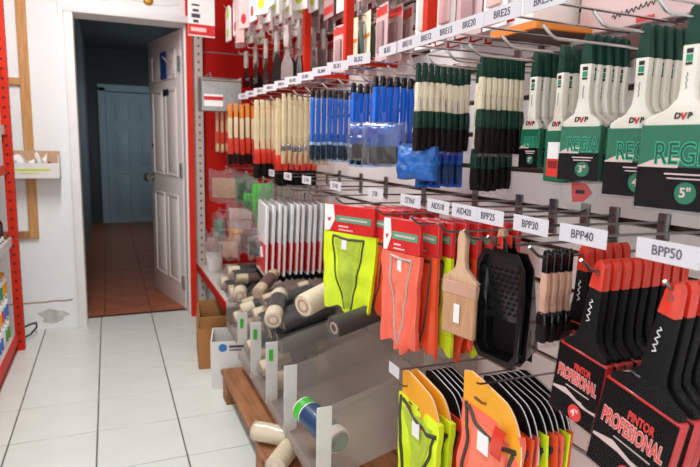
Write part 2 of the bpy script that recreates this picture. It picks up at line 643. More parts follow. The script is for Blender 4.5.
def hook(y, zlow, tagtext, where, xtip=TIPX, dz=.062, groove=None, tagw=.104, tilt=0.0, material='chrome'):
    r = thing('display_hook', (WX, y, zlow))
    tag(r, where, 'display hook', 'chrome hooks of the slat wall')
    L = WX - xtip
    lo = MB()
    lo.tube([(.0, 0, -.01), (-.01, 0, 0), (-L + .035, 0, 0.0), (-L + .022, 0, .004), (-L, 0, .022)], .0032, 8)
    build(lo, 'lower_prong', material, r, smooth=True)
    hi = MB()
    hi.tube([(.0, 0, dz - .004), (-L + .012, 0, dz + .0), (-L + .004, 0, dz + .004)], .0026, 8)
    build(hi, 'tag_arm', material, r, smooth=True)
    build(MB().box((-.004, 0, dz / 2), (.006, .028, dz + .03)), 'back_plate', material, r, bevel=.001)
    if tagtext is not None:
        tg = build(MB().box((0, 0, 0), (.0016, tagw, .032)), 'price_tag', 'tag_white', r, (-L - .002, 0, dz + .002), (0, 0, tilt), bevel=.0006, seg=1)
        if tagtext:
            tm = text_mesh(tagtext, .021, 'ink', offset=.0001, squeeze=.92)
            obj('lettering', tm, tg, (-.0012, 0, 0), (0, 0, FACE))
    return r


R1Z, R2Z = 1.403, .993
row1 = [('BRE30', .877), ('BRE25', .997), ('BRE20', 1.112), ('BRE15', 1.205), ('BRE12', 1.297), ('BRE10', 1.396), ('BLB3', 1.514),
        ('BLB2', 1.719), ('BLB1', 1.90), ('BLM4', 2.06), ('BLM3', 2.25), ('BLM2', 2.42), ('BMA4', 2.60), ('BMA3', 2.80), ('BMA2', 3.0),
        ('BMA1', 3.2), ('BOR3', 3.4), ('BOR2', 3.6)]
for tx, y in row1:
    hook(y, R1Z, tx, 'chrome hook of the upper row with the white tag reading ' + tx, tilt=random.uniform(-.05, .05) + (.35 if y > 1.6 else 0), tagw=.112)
hook(.757, R1Z, None, 'chrome hook above the 4 inch brushes, no tag in sight')
hook(.640, R1Z, None, 'rightmost upper chrome hook, partly outside the picture')
row2 = [('BPP50', .577), ('BPP40', .739), ('BPP30', .871), ('BPP25', 1.004), ('AID420', 1.094), ('AID518', 1.207), ('ST9AF', 1.348),
        ('J150', 1.567), ('C1142', 1.899), ('C1130', 2.223), ('C1120', 2.49), ('C1110', 2.766)]
for tx, y in row2:
    hook(y, R2Z, tx, 'chrome hook of the middle row with the white tag reading ' + tx, tilt=random.uniform(-.05, .05), material='chrome_dark')


# ================================================================== PRODUCTS
def clearbox(w, th, z0, z1, m='clear_bag', name='plastic_bag', bev=.003):
    return (name, MB().box((0, 0, (z0 + z1) / 2), (w, th, z1 - z0)).mesh(name, m, bevel=bev, seg=1))


# ---- brushes with white flared handle in green and black sleeve
def regia(inch, w, ph, back=False):
    hw = w / 2
    capo = arc(0, .008, .0085, .013, 90, 0, 5) + [(.0105, -.02), (.0122, -.036)]
    cap = MB().prism(mirror([(max(x, 0), z) for x, z in capo]), -.008, .008).mesh('handle_cap', 'green_cap', bevel=.003)
    half = [(.0125, -.036), (.0115, -.07), (.0112, -.100), (.0135, -.116), (hw * .45, -.132), (hw * .8, -.141), (hw, -.148), (hw, -.160)]
    han = MB().prism(mirror(half), -.0085, .0085).mesh('handle', 'white_gloss', bevel=.003)
    logo = [('logo', text_mesh('D', .013, 'ink_black', .0006, .15), (-.0095, -.0092, -.143)),
            ('logo', text_mesh('V', .014, 'logo_red', .0009, .1), (0, -.0094, -.144)),
            ('logo', text_mesh('P', .013, 'ink_black', .0006, .15), (.0095, -.0092, -.143)),
            ('sticker', MB().box((0, -.0088, -.056), (.010, .001, .010)).mesh('sticker', 'logo_green')),
            ('sticker', MB().box((0, -.0088, -.0455), (.010, .001, .007)).mesh('sticker', 'ink_black')),
            ('sticker', MB().box((0, -.0088, -.0645), (.010, .001, .004)).mesh('sticker', 'ink_black')),
            ('script_line', MB().tube([(-.001 + .0012 * math.sin(k * 2.1), -.0087, -.078 - .003 * k) for k in range(9)], .0007, 4).mesh('script_line', 'ink'))]
    z0, z1 = -.155 - ph, -.153
    sw = w + .008
    sl = MB().box((0, 0, (z0 + z1) / 2), (sw, .0185, ph)).mesh('sleeve', 'green_card', bevel=.003, seg=1)
    fr_ = -.0094
    zz = lambda t: z1 + (z0 - z1) * t
    subs = []
    if not back:
        blk = [(-sw / 2 + .001, zz(.99)), (sw / 2 - .001, zz(.99)), (sw / 2 - .001, zz(.50)), (-sw / 2 + .001, zz(.50))]
        subs.append(('print_panel', MB().prism(blk, fr_ - .0006, fr_ + .001).mesh('print_panel', 'black_print')))
        sw_ = [(-sw / 2 + .001, zz(.51)), (sw * .0, zz(.51)), (sw * .02, zz(.40)), (-sw * .12, zz(.39)), (-sw * .32, zz(.43)), (-sw / 2 + .001, zz(.50))]
        subs.append(('swoosh', MB().prism(sw_, fr_ - .0009, fr_ + .001).mesh('swoosh', 'pink_print')))
        ts = .36 * ph
        sq = (sw * .86) / (ts * 3.15)
        subs.append(('lettering', text_mesh('REGIA', ts, 'green_line', .0016, 0, sq), (sw * .08, fr_ - .0010, zz(.36))))
        subs.append(('lettering', text_mesh('REGIA', ts, 'regia_dark', .0, 0, sq), (sw * .08, fr_ - .0013, zz(.36))))
        cr = min(.017, sw * .17)
        subs.append(('size_disc', MB().lathe([(cr, 0), (cr, .001)], 20, Matrix.Rotation(math.radians(90), 4, 'X')).mesh('size_disc', 'green_card'),
                     (sw * .12, fr_ - .0004, zz(.79))))
        subs.append(('lettering', text_mesh(inch + '"', cr * 1.25, 'pink_print', .0004), (sw * .12, fr_ - .0020, zz(.79))))
        subs.append(('small_print', MB().box((sw * .1, fr_ - .0008, zz(.58)), (sw * .5, .0006, .0022)).box((sw * .1, fr_ - .0008, zz(.63)), (sw * .42, .0006, .0018)).mesh('small_print', 'pink_print')))
    else:
        subs.append(('barcode_label', MB().box((0, fr_, zz(.40)), (sw * .62, .001, ph * .32)).mesh('barcode_label', 'card_white')))
        subs.append(('barcode_label', MB().box((0, fr_ - .0004, zz(.72)), (sw * .62, .001, ph * .34)).mesh('barcode_label', 'red_print')))
        bars = MB()
        for k in range(9):
            bars.box((-sw * .2 + sw * .05 * k, fr_ - .001, zz(.66)), (sw * (.018 + .012 * (k % 3 == 0)), .0006, ph * .14))
        subs.append(('barcode', bars.mesh('barcode', 'ink_black')))
    bag = MB().prism([(-sw / 2 - .003, z0 - .004), (sw / 2 + .003, z0 - .004), (sw / 2 + .003, -.150), (.03 if hw > .03 else hw, -.128), (-.03 if hw > .03 else -hw, -.128), (-sw / 2 - .003, -.150)],
                     -.0104, .0104).mesh('plastic_bag', 'clear_bag', bevel=.002, seg=1)
    return ('paint_brush', [('handle', han, logo), ('handle_cap', cap), ('sleeve', sl, subs), ('plastic_bag', bag)])


def stack(proto, y, z, x0, dx, n, desc, where, cat, group, a=0, jit=4, zj=0.0, lean=0.0):
    for k in range(n):
        lab = '%s, %s on %s' % (desc, ORD[k], where)
        place(proto, (x0 + dx * k, y, z + (random.uniform(-zj, zj) if k else 0)), facing(a + random.uniform(-jit, jit) if k else a), lab, cat, group, ry=math.radians(lean + (random.uniform(-1, 1) if k else 0)))


HK = R1Z + .0      # holes sit on the wire
G1 = 'white handled brushes in green sleeves'
stack(regia('5', .128, .135), .640, R1Z - .004, .83, .023, 5, 'white-handled 5 inch brush, green sleeve', 'the right edge hook', 'paint brush', G1, a=8, jit=1)
stack(regia('4', .102, .122), .757, R1Z - .006, .865, .023, 6, 'white-handled 4 inch brush, green sleeve', 'its chrome hook', 'paint brush', G1, a=10, jit=1)
stack(regia('3', .078, .108), .895, R1Z, .872, .023, 5, 'white-handled 3 inch brush, green sleeve', 'the BRE30 hook', 'paint brush', G1, a=18, jit=1)
place(regia('2', .064, .112, True), (.895, .985, R1Z - .006), facing(-6), 'white-handled brush showing the barcode back of its sleeve, behind BRE25', 'paint brush', G1)
stack(regia('2', .064, .11), .985, R1Z - .006, .923, .023, 4, 'white-handled middling brush, green sleeve', 'the BRE25 hook behind the barcode', 'paint brush', G1, a=0, jit=1)
stack(regia('2', .054, .092), 1.112, R1Z, .93, .023, 4, 'small white-handled 2 inch brush, green sleeve', 'the BRE20 hook', 'paint brush', G1, a=4, jit=1)
# loose clear bag with a red label below the 3 inch brushes
t = thing('blister_bag', PX(580, 180, .93), facing(20))
tag(t, 'small clear bag with a red label hanging below the 3 inch brushes', 'plastic bag')
build(MB().prism([(-.045, 0), (-.035, -.055), (0, -.07), (.035, -.05), (.045, 0)], -.002, .002), 'plastic_bag', 'clear_bag2', t)
lb = build(MB().prism([(-.018, -.004), (-.012, -.048), (.012, -.045), (.03, -.026), (.015, -.006)], -.0035, -.0022), 'red_label', 'red_card', t)
build(MB().box((.004, -.004, -.025), (.02, .0008, .008)), 'barcode', 'ink_black', lb)


# ---- black brushes with red tip in printed sleeves
def prof(inch, w, ph, up=0.0):
    hw = w / 2
    tip = MB().prism(mirror([(max(x, 0), z) for x, z in arc(0, .002, .0125, .022, 90, 0, 6)] + [(.0155, -.03)]), -.009, .009).mesh('handle_tip', 'red_plastic', bevel=.003)
    half = [(.0155, -.03), (.018, -.08), (.020, -.125 + up), (.024, -.142 + up), (hw * .65, -.155 + up), (hw, -.163 + up), (hw, -.175 + up)]
    han = MB().prism(mirror(half), -.0085, .0085).mesh('handle', 'black_matte', bevel=.003)
    scr = MB().tube([(.004 * math.sin(k * 1.9) - .003, -.0088, -.05 - .0035 * k) for k in range(13)], .0009, 4).mesh('script_line', 'card_white')
    ring = MB().lathe([(.0035, -.0098), (.0055, -.0098), (.0055, .0098), (.0035, .0098)], 12, Matrix.Rotation(math.radians(90), 4, 'X'), close=True).mesh('hang_hole', 'chrome_dark')
    fer = MB().box((0, 0, -.182 + up), (w, .018, .018)).mesh('ferrule', 'silver', bevel=.002, seg=1)
    z1, z0 = -.172 + up, -.172 - ph + up
    sw = w + .012
    zz = lambda t: z1 + (z0 - z1) * t
    fr_ = -.0102
    sl = MB().box((0, 0, (z0 + z1) / 2), (sw, .0195, ph)).mesh('sleeve', 'red_card2', bevel=.003, seg=1)
    subs = [('print_panel', MB().box((0, fr_ + .0004, (z0 + z1) / 2 - .001), (sw * .975, .0016, ph * .95)).mesh('print_panel', 'black_print'))]
    swo = [(-sw * .475, zz(.62)), (-sw * .475, zz(.56)), (-sw * .2, zz(.44)), (.05 * sw, zz(.56)), (.3 * sw, zz(.64)), (sw * .475, zz(.60)), (sw * .475, zz(.68)), (.2 * sw, zz(.70)), (-.1 * sw, zz(.60))]
    subs.append(('swoosh', MB().prism([(x, zz(.66) + (z - zz(.56)) * .5) for x, z in swo], fr_ - .0008, fr_ + .0002).mesh('swoosh', 'pink_print')))
    ts = .22 * ph
    sq = sw * .90 / (ts * 6.9)
    subs.append(('lettering', text_mesh('PROFESIONAL', ts, 'pale_pink', .0022, 0, sq), (.0 * sw, fr_ - .0012, zz(.40))))
    subs.append(('lettering', text_mesh('PROFESIONAL', ts, 'red_print', .0006, 0, sq), (.0 * sw, fr_ - .0016, zz(.40))))
    ts2 = .13 * ph
    subs.append(('lettering', text_mesh('PINTOR', ts2, 'red_print', .0006, 0, sw * .38 / (ts2 * 3.9)), (.08 * sw, fr_ - .0012, zz(.24))))
    cr = .115 * ph
    subs.append(('size_disc', MB().lathe([(cr, 0), (cr, .001)], 20, Matrix.Rotation(math.radians(90), 4, 'X')).mesh('size_disc', 'red_print'), (.08 * sw, fr_ - .0006, zz(.86))))
    subs.append(('lettering', text_mesh(inch + '"', cr * 1.3, 'pale_pink', .0004), (.08 * sw, fr_ - .0022, zz(.86))))
    subs.append(('small_print', MB().box((.05 * sw, fr_ - .001, zz(.55)), (sw * .5, .0006, .002)).box((.0 * sw, fr_ - .001, zz(.67)), (sw * .36, .0006, .002)).mesh('small_print', 'pink_print')))
    bag = MB().prism([(-sw / 2 - .003, z0 - .003), (sw / 2 + .003, z0 - .003), (sw / 2 + .003, -.163 + up), (.03, -.140 + up), (-.03, -.140 + up), (-sw / 2 - .003, -.163 + up)],
                     -.0121, .0121).mesh('plastic_bag', 'clear_bag', bevel=.002, seg=1)
    return ('paint_brush', [('handle', han, [('script_line', scr)]), ('handle_tip', tip, [('hang_hole', ring)]), ('ferrule', fer), ('sleeve', sl, subs), ('plastic_bag', bag)])


G2 = 'black handled brushes with red tips'
stack(prof('5', .132, .165), .577, R2Z - .004, .765, .027, 6, 'black 5 inch brush with red tip', 'the BPP50 hook', 'paint brush', G2, a=0, jit=1, lean=10)
stack(prof('4', .102, .138, .02), .739, R2Z - .004, .79, .0245, 9, 'black 4 inch brush with red tip', 'the BPP40 hook', 'paint brush', G2, a=0, jit=1, lean=7)
stack(prof('3', .076, .10, .035), .871, R2Z - .004, .885, .025, 5, 'black 3 inch brush with red tip', 'the BPP30 hook', 'paint brush', G2, a=0, jit=2)


# ---- slim brushes
def slim(hm, tipm, ferm, brm, L, hw=.0075, tip=.028, fer=.045, br=.055, bag='clear_bag', w2=None, flat=.006):
    w2 = w2 or hw * 1.5
    c = MB().prism(mirror([(max(x, 0), z) for x, z in arc(0, .006, hw * .8, .012, 90, 0, 4)] + [(hw * .85, -tip)]), -flat, flat).mesh('handle_tip', tipm, bevel=.002, seg=1)
    zb = -(L - fer - br)
    h = MB().prism(mirror([(hw * .85, -tip), (hw * 1.12, -tip - .03), (hw, (zb - tip) / 2), (hw * .8, zb + .02), (hw * 1.1, zb)]), -flat, flat).mesh('handle', hm, bevel=.002, seg=1)
    f_ = MB().prism(mirror([(hw * 1.15, zb), (w2, zb - fer * .5), (w2, zb - fer)]), -flat * 1.15, flat * 1.15).mesh('ferrule', ferm, bevel=.002, seg=1)
    b_ = MB().prism(mirror([(w2 * .95, zb - fer), (w2 * 1.05, zb - fer - br * .6), (w2 * .7, zb - fer - br)]), -flat, flat).mesh('bristles', brm, bevel=.002, seg=1)
    parts = [('handle', h), ('handle_tip', c), ('ferrule', f_), ('bristles', b_)]
    if bag:
        parts.append(clearbox(w2 * 2.5, flat * 3.0, -L - .008, zb + .035, bag))
    return ('paint_brush', parts)


G3 = 'slim brushes on the upper hooks'
pA = slim('handle_cream', 'green_cap', 'green_cap', 'bristle_dark', .215, .0085, .032, .044, .062)
stack(pA, 1.396, R1Z, .775, .0195, 9, 'slim cream brush with dark green tip', 'the BRE10 hook', 'paint brush', G3, jit=5, zj=.003)
stack(pA, 1.205, R1Z, .845, .0165, 8, 'slim cream brush with dark green tip', 'the BRE15 hook', 'paint brush', G3, jit=5, zj=.003)
pA2 = slim('handle_cream', 'green_cap', 'green_cap', 'bristle_dark', .315, .009, .036, .05, .06)
stack(pA2, 1.297, R1Z, .90, .021, 6, 'longer cream brush with dark green tip', 'the BRE12 hook', 'paint brush', G3, jit=5, zj=.004)
pB = slim('blue_plastic', 'black_plastic', 'card_white', 'bristle_dark', .305, .0118, .016, .012, .06, bag='blue_bag', flat=.007, w2=.012)
pB0 = slim('blue_plastic', 'black_plastic', 'card_white', 'bristle_dark', .265, .0118, .016, .012, .06, bag='blue_tint', flat=.007, w2=.012)
stack(pB0, 1.719, R1Z, .80, .0255, 8, 'blue brush with black tip in clear bag', 'the BLB2 hook', 'paint brush', G3, jit=4, zj=.003)
stack(pB0, 1.90, R1Z - .004, .80, .0255, 7, 'blue brush with black tip in clear bag', 'the BLB1 hook', 'paint brush', G3, jit=4, zj=.003)
stack(pB0, 2.25, R1Z, .77, .0245, 10, 'blue brush with black tip in clear bag', 'the BLM3 hook', 'paint brush', G3, jit=4, zj=.003)
stack(pB, 1.514, R1Z - .01, .86, .0255, 6, 'blue brush with black tip in blue bag', 'the BLB3 hook', 'paint brush', G3, jit=4, zj=.003)
pC = slim('handle_natural', 'handle_natural', 'silver', 'bristle_light', .30, .010, .03, .03, .06, bag='clear_bag', flat=.007)
stack(pC, 2.60, R1Z + .004, .75, .026, 9, 'natural wood brush with pale bristles', 'the BMA4 hook', 'paint brush', G3, jit=4, zj=.004)
pD = slim('handle_natural', 'handle_natural', 'red_plastic', 'bristle_dark', .385, .011, .03, .075, .075, bag='clear_bag', flat=.011, w2=.03)
stack(pD, 3.0, R1Z, .72, .03, 8, 'natural wood brush with red ferrule', 'the BMA2 hook', 'paint brush', G3, jit=4, zj=.004)
stack(slim('handle_natural', 'handle_natural', 'red_plastic', 'bristle_dark', .41, .011, .03, .075, .075, flat=.011, w2=.03), 2.80, R1Z, .78, .03, 7, 'long wood brush with red ferrule', 'the BMA3 hook', 'paint brush', G3, jit=4, zj=.004)
pE = slim('handle_natural', 'orange_card', 'red_plastic', 'bristle_dark', .33, .011, .06, .09, .06, bag='clear_bag', flat=.011, w2=.03)
stack(pE, 3.4, R1Z, .66, .034, 10, 'orange-tipped wood brush with red ferrule', 'the BOR3 hook', 'paint brush', G3, jit=5, zj=.006)
pF = slim('handle_wood', 'handle_wood', 'red_plastic', 'bristle_light', .24, .011, .05, .07, .05, bag='clear_bag', flat=.008, w2=.018)
stack(pF, 3.6, R1Z - .02, .62, .03, 3, 'short wood brush with red ferrule', 'the BOR2 hook', 'paint brush', G3, jit=5, zj=.006)
# big blue bag drooping in front of the blue brushes
bb = thing('blue_bag', PX(416, 146, .80), facing(20))
tag(bb, 'crumpled bright blue plastic pouch hanging below the BLB3 hook', 'plastic bag')


def padfn(w, h, d, seed):
    def fn(u, v):
        e = (math.sin(math.pi * u) * math.sin(math.pi * v)) ** .35
        x = (u - .5) * w + .006 * noise.noise(Vector((u * 3, v * 3, seed + 5)))
        z = -v * h + .006 * noise.noise(Vector((u * 3, v * 3, seed)))
        y = -d * e + .010 * noise.noise(Vector((u * 5, v * 5, seed))) * e
        return (x, y, z)
    return fn


def bagfn(w, h, d, seed):
    def fn(u, v):
        x = (u - .5) * w * (1 - .25 * max(0, v - .7))
        z = -v * h + .01 * math.sin(u * 9 + seed)
        y = -d * math.sin(math.pi * u) * math.sin(math.pi * min(1, v * .9 + .1)) + .006 * noise.noise(Vector((u * 6, v * 6, seed)))
        return (x, y, z)
    return fn


build(MB().sheet(padfn(.135, .095, .02, 3), 16, 16, .016), 'pouch', 'pouch_blue', bb, smooth=True)
build(MB().tube([(-.045 + .0075 * k, -.031 - .006 * math.sin(k), -.05 - .006 * math.sin(k * 2.2)) for k in range(12)], .0015, 4), 'fold_line', 'clear_bag2', bb)
build(MB().tube([(0, 0, 0), (0, 0, .05)], .008, 6), 'neck', 'blue_bag', bb)

for i, (px, py, w, h) in enumerate(((382, 122, .15, .135), (360, 122, .11, .13))):
    bb = thing('crumpled_bag', PX(px, py, .79), facing(28))
    tag(bb, ('crumpled clear bag with blue contents left of the bright blue pouch', 'crumpled clear bag with blue contents, second left of the bright blue pouch')[i], 'plastic bag', 'crumpled bags under the blue brushes')
    build(MB().sheet(padfn(w, h, .02, 5 + i), 14, 14, .03), 'bag', 'clear_bag2', bb, smooth=True)
    build(MB().sheet(padfn(w * .85, h * .5, .012, 6 + i), 12, 12, .012), 'blue_contents', 'blue_bag', bb, (0, .006, -.01), smooth=True)
    build(MB().box((0, .012, -h * .75), (w * .7, .014, h * .4)), 'bristle_contents', 'bristle_dark', bb, bevel=.004)
    build(MB().tube([(0, .012, 0), (0, .012, .03)], .01, 6), 'neck', 'blue_bag', bb)

# ---- brushes between the tray and the black ones
pG = slim('core_pink', 'black_plastic', 'black_plastic', 'bristle_dark', .17, .009, .028, .026, .036, bag='clear_bag', flat=.006)
stack(pG, .871, R2Z - .004, .785, .0185, 4, 'slim brown-handled brush with black tip', 'the BPP30 hook', 'paint brush', G2, jit=5)

# ---- wide natural wood brush in a bag
wh = [(.008, .02), (.013, .0), (.012, -.045), (.016, -.067), (.036, -.085), (.052, -.092), (.052, -.102)]
wp = ('wide_brush', [('handle', MB().prism(mirror(wh), -.008, .008).mesh('handle', 'handle_wood', bevel=.003)),
                     ('ferrule', MB().box((0, 0, -.117), (.104, .02, .032)).mesh('ferrule', 'core_pink', bevel=.002, seg=1)),
                     ('bristles', MB().box((0, 0, -.18), (.10, .018, .10)).mesh('bristles', 'bristle_tan', bevel=.003, seg=1),
                      [('barcode_label', MB().box((0, -.0125, -.175), (.018, .001, .045)).mesh('barcode_label', 'card_white'))]),
                     clearbox(.115, .028, -.238, -.09)])
stack(wp, 1.11, R2Z - .002, .752, .11, 2, 'wide natural wood brush in a clear bag', 'the AID420 hook', 'paint brush', 'wide wood brushes', a=14)

# ---- black paint trays
def tray_proto():
    W, H, D = .135, .25, .045
    hw = W / 2
    out = [(-hw + .02, .0), (-hw, -.03), (-hw + .004, -H + .02), (-hw + .02, -H), (hw - .02, -H), (hw - .004, -H + .02), (hw, -.03), (hw - .02, .0)]
    inn = [(x * .86, (z + H / 2) * .91 - H / 2) for x, z in out]
    n = len(out)
    mb = MB()
    vs, fs = [], []
    def depth(z):
        return .012 + D * min(1, max(0, -z / H * 1.15)) * .9
    rings = []
    for pts, ys in ((out, [0.004] * n), (out, [0] * n), (inn, [0] * n), ([(x * .95, (z + H / 2) * .96 - H / 2) for x, z in inn], [depth(z) for _, z in inn])):
        rings.append(len(vs))
        vs += [(p[0], y, p[1]) for p, y in zip(pts, ys)]
    for a, b in zip(rings[:-1], rings[1:]):
        for i in range(n):
            j = (i + 1) % n
            fs.append((a + i, a + j, b + j, b + i))
    fs.append(tuple(range(rings[-1], rings[-1] + n)))
    # back shell
    rb = len(vs)
    pts = [(x * .88, (z + H / 2) * .93 - H / 2) for x, z in inn]
    vs += [(p[0] * 1.02, depth(p[1]) + .003, p[1]) for p in pts]
    for i in range(n):
        j = (i + 1) % n
        fs.append((rings[0] + j, rings[0] + i, rb + i, rb + j))
    fs.append(tuple(range(rb + n - 1, rb - 1, -1)))
    mb.add(vs, fs)
    pan = mb.mesh('pan', 'black_plastic', smooth=True)
    dm = MB()
    for r in range(9):
        for c in range(6):
            x = (c - 2.5) * .0155 + (.0095 if r % 2 else 0) - .004
            z = -.045 - r * .0125
            y = depth(z) - .0035
            dm.prism([(x - .006, z), (x, z - .0045), (x + .006, z), (x, z + .0045)], y, y + .006)
    dia = dm.mesh('grip_pattern', 'black_matte')
    lab = MB().box((0, depth(-.2) - .008, -.205), (.095, .002, .085)).mesh('label_panel', 'black_print', bevel=.002, seg=1)
    lip = MB().prism([(-.02, -.004), (.02, -.004), (.012, .03), (-.012, .03)], 0, .004).mesh('hang_tab', 'black_plastic', bevel=.001, seg=1)
    clip = MB().prism(mirror([(max(x, 0), z) for x, z in arc(0, .024, .008, .010, 90, 0, 4)] + [(.008, .006)]), -.003, 0).mesh('clip', 'red_plastic', bevel=.001, seg=1)
    return ('paint_tray', [('pan', pan, [('grip_pattern', dia), ('label_panel', lab)]), ('hang_tab', lip, [('clip', clip)])])


tp = tray_proto()
stack(tp, 1.004, R2Z - .012, .775, .024, 2, 'black plastic paint tray with diamond grip', 'the BPP25 hook', 'paint tray', 'black paint trays', a=10, jit=0)

# ---- safety vests
def vest(color, w, h, style, trim='trim_dark', seed=1, th=.014, hcol='header_yellow', hsc=1.0, amp=1.0):
    def cloth(u, v):
        x = (u - .5) * w * (1.0 + .06 * math.sin(v * 3 + seed))
        z = (-.085 if style == 'red' else -.022) - v * h + (.012 * math.sin(u * 5 + seed) + .008 * math.sin(u * 19 + seed * 2)) * max(0, v - .6) * 2.5
        y = -.006 + amp * (.007 * math.sin(u * 7 + seed * 2 + v * 2) * (.4 + v) + .0045 * math.sin(u * 21 + seed + 1.5 * v) * (.3 + v) + .003 * math.sin(u * 37 + seed * 3 + v * 4) * v + .008 * noise.noise(Vector((u * 4, v * 5, seed))))
        return (x, y, z)
    body = MB().sheet(cloth, 30, 18, th).mesh('folded_vest', color, smooth=True)

    def strip(pts, r=.0035):
        path = []
        for i in range(len(pts) - 1):
            for k in range(6):
                t = k / 6
                u = pts[i][0] * (1 - t) + pts[i + 1][0] * t
                v = pts[i][1] * (1 - t) + pts[i + 1][1] * t
                c = cloth(u, v)
                path.append((c[0], c[1] - .001, c[2]))
        c = cloth(*pts[-1])
        path.append((c[0], c[1] - .001, c[2]))
        return MB().tube(path, r, 5)
    subs = []
    def inner(u, v):
        lo, hi = (.26 + .18 * v, .74 - .2 * v) if style == 'red' else (.14 + .36 * v, .86 - .3 * v)
        c = cloth(lo + (hi - lo) * u, .09 + .84 * v)
        return (c[0], c[1] - .0025, c[2])
    if color in ('vest_yellow', 'vest_orange'):
        subs.append(('mesh_panel', MB().sheet(inner, 8, 12, .002).mesh('mesh_panel', 'mesh_olive' if color == 'vest_yellow' else 'mesh_coral', smooth=True)))
    if style == 'red':
        subs.append(('trim', strip([(.22, .04), (.5, .07), (.78, .06)], .0045).mesh('trim', trim)))
        subs.append(('trim', strip([(.22, .04), (.24, .3), (.30, .6), (.44, .95)]).mesh('trim', trim)))
        subs.append(('trim', strip([(.78, .06), (.72, .35), (.64, .65), (.52, .95)]).mesh('trim', trim)))
        c = cloth(.45, .14)
        subs.append(('care_label', MB().box((c[0], c[1] - .003, c[2]), (w * .1, .002, h * .12)).mesh('care_label', 'card_white')))
    else:
        subs.append(('trim', strip([(.1, .0), (.12, .3), (.1, .7), (.08, .98)], .005).mesh('trim', trim)))
        subs.append(('trim', strip([(.14, .02), (.3, .10), (.5, .15), (.75, .16), (.96, .12)], .006).mesh('trim', trim)))
        subs.append(('trim', strip([(.92, .15), (.8, .4), (.62, .75), (.52, .98)], .005).mesh('trim', trim)))
        c = cloth(.46, .22)
        subs.append(('care_label', MB().box((c[0], c[1] - .005, c[2]), (w * .18, .002, h * .15)).mesh('care_label', 'card_white')))
    parts = [('folded_vest', body, subs)]
    if style == 'red':
        hw = w / 2 * .98
        hd = MB().box((0, 0, -.036), (hw * 2, .016, .096)).mesh('header_card', 'red_card', bevel=.002, seg=1)
        hs_ = [('white_panel', MB().prism([(-hw + .001, -.082), (-hw * .78, -.082), (-hw * .55, -.04), (-hw * .62, .010), (-hw + .001, .010)], -.0092, -.007).mesh('white_panel', 'card_white')),
               ('green_strip', MB().box((hw * .2, -.0086, -.036), (hw * 1.4, .0012, .022)).mesh('green_strip', 'strip_green')),
               ('lettering', MB().box((hw * .2, -.0094, -.036), (hw * 1.1, .0008, .006)).mesh('lettering', 'pink_print')),
               ('small_print', MB().box((-hw * .2, -.0084, -.062), (hw * .4, .0008, .005)).box((-hw * .1, -.0084, -.074), (hw * .6, .0008, .004)).mesh('small_print', 'pale_pink')),
               ('emblem', MB().prism([(-hw * .88, -.036), (-hw * .8, -.05), (-hw * .68, -.034), (-hw * .8, -.038)], -.0098, -.009).mesh('emblem', 'logo_red'))]
        parts.append(('header_card', hd, hs_))
    else:
        hw = w / 2
        out = [(-hw * .9, -.12), (-hw * .95, .01), (-hw * .7, .018), (-hw * .3, .012)] + arc(hw * .25, -.105, hw * .72, .105, 85, -8, 8)
        hd = MB().prism([(x * hsc, (z + .035) * hsc - .02 * (1 - hsc)) for x, z in out], -.004, .004).mesh('header_card', hcol, bevel=.001, seg=1)
        hs_ = [('card_edge', MB().prism([(x * hsc * 1.01, ((z + .035) * hsc - .02 * (1 - hsc)) * 1.01) for x, z in out], -.001, .001).mesh('card_edge', 'card_white')), ('small_print', MB().box((-hw * .3, -.0046, -.03), (hw * .6, .0008, .006)).box((-hw * .1, -.0046, -.055), (hw * .9, .0008, .004)).box((0, -.0046, -.075), (hw, .0008, .004)).mesh('small_print', 'brown_pack'))]
        parts.append(('header_card', hd, hs_))
    return ('safety_vest', parts)


G4 = 'packed safety vests'
vy, vo, vo2 = vest('vest_yellow', .235, .275, 'red', seed=1), vest('vest_orange', .15, .275, 'red', seed=2, trim='grey_post'), vest('vest_orange2', .24, .27, 'red', seed=3)
# yellow stack
place(vy, (.755, 1.80, .985), facing(24), 'lime yellow packed vest with dark trim under a red header, leftmost front', 'safety vest', G4)
for k in range(5):
    place(vest(('vest_orange2', 'vest_yellow')[k % 2], .2, .28, 'red', seed=4 + k, amp=.6, th=.01), (.815 + .035 * k, 1.72 - .01 * k, .985), facing(8), '%s packed vest with red header, %s in the lime stack' % (('orange', 'lime')[k % 2], ORD[k + 1]), 'safety vest', G4)
place(vo, (.765, 1.43, .985), facing(16), 'coral orange packed vest with grey trim under a red header, front one', 'safety vest', G4)
for k in range(7):
    place(vest(('vest_orange2', 'vest_yellow', 'vest_orange2')[k % 3], .15, .285 - .02 * (k % 2), 'red', seed=11 + k, amp=.6, th=.01), (.82 + .034 * k, 1.40 - .012 * k, .985), facing(4), '%s packed vest with red header, %s in the coral stack' % (('orange', 'lime', 'orange')[k % 3], ORD[k + 1]), 'safety vest', G4)
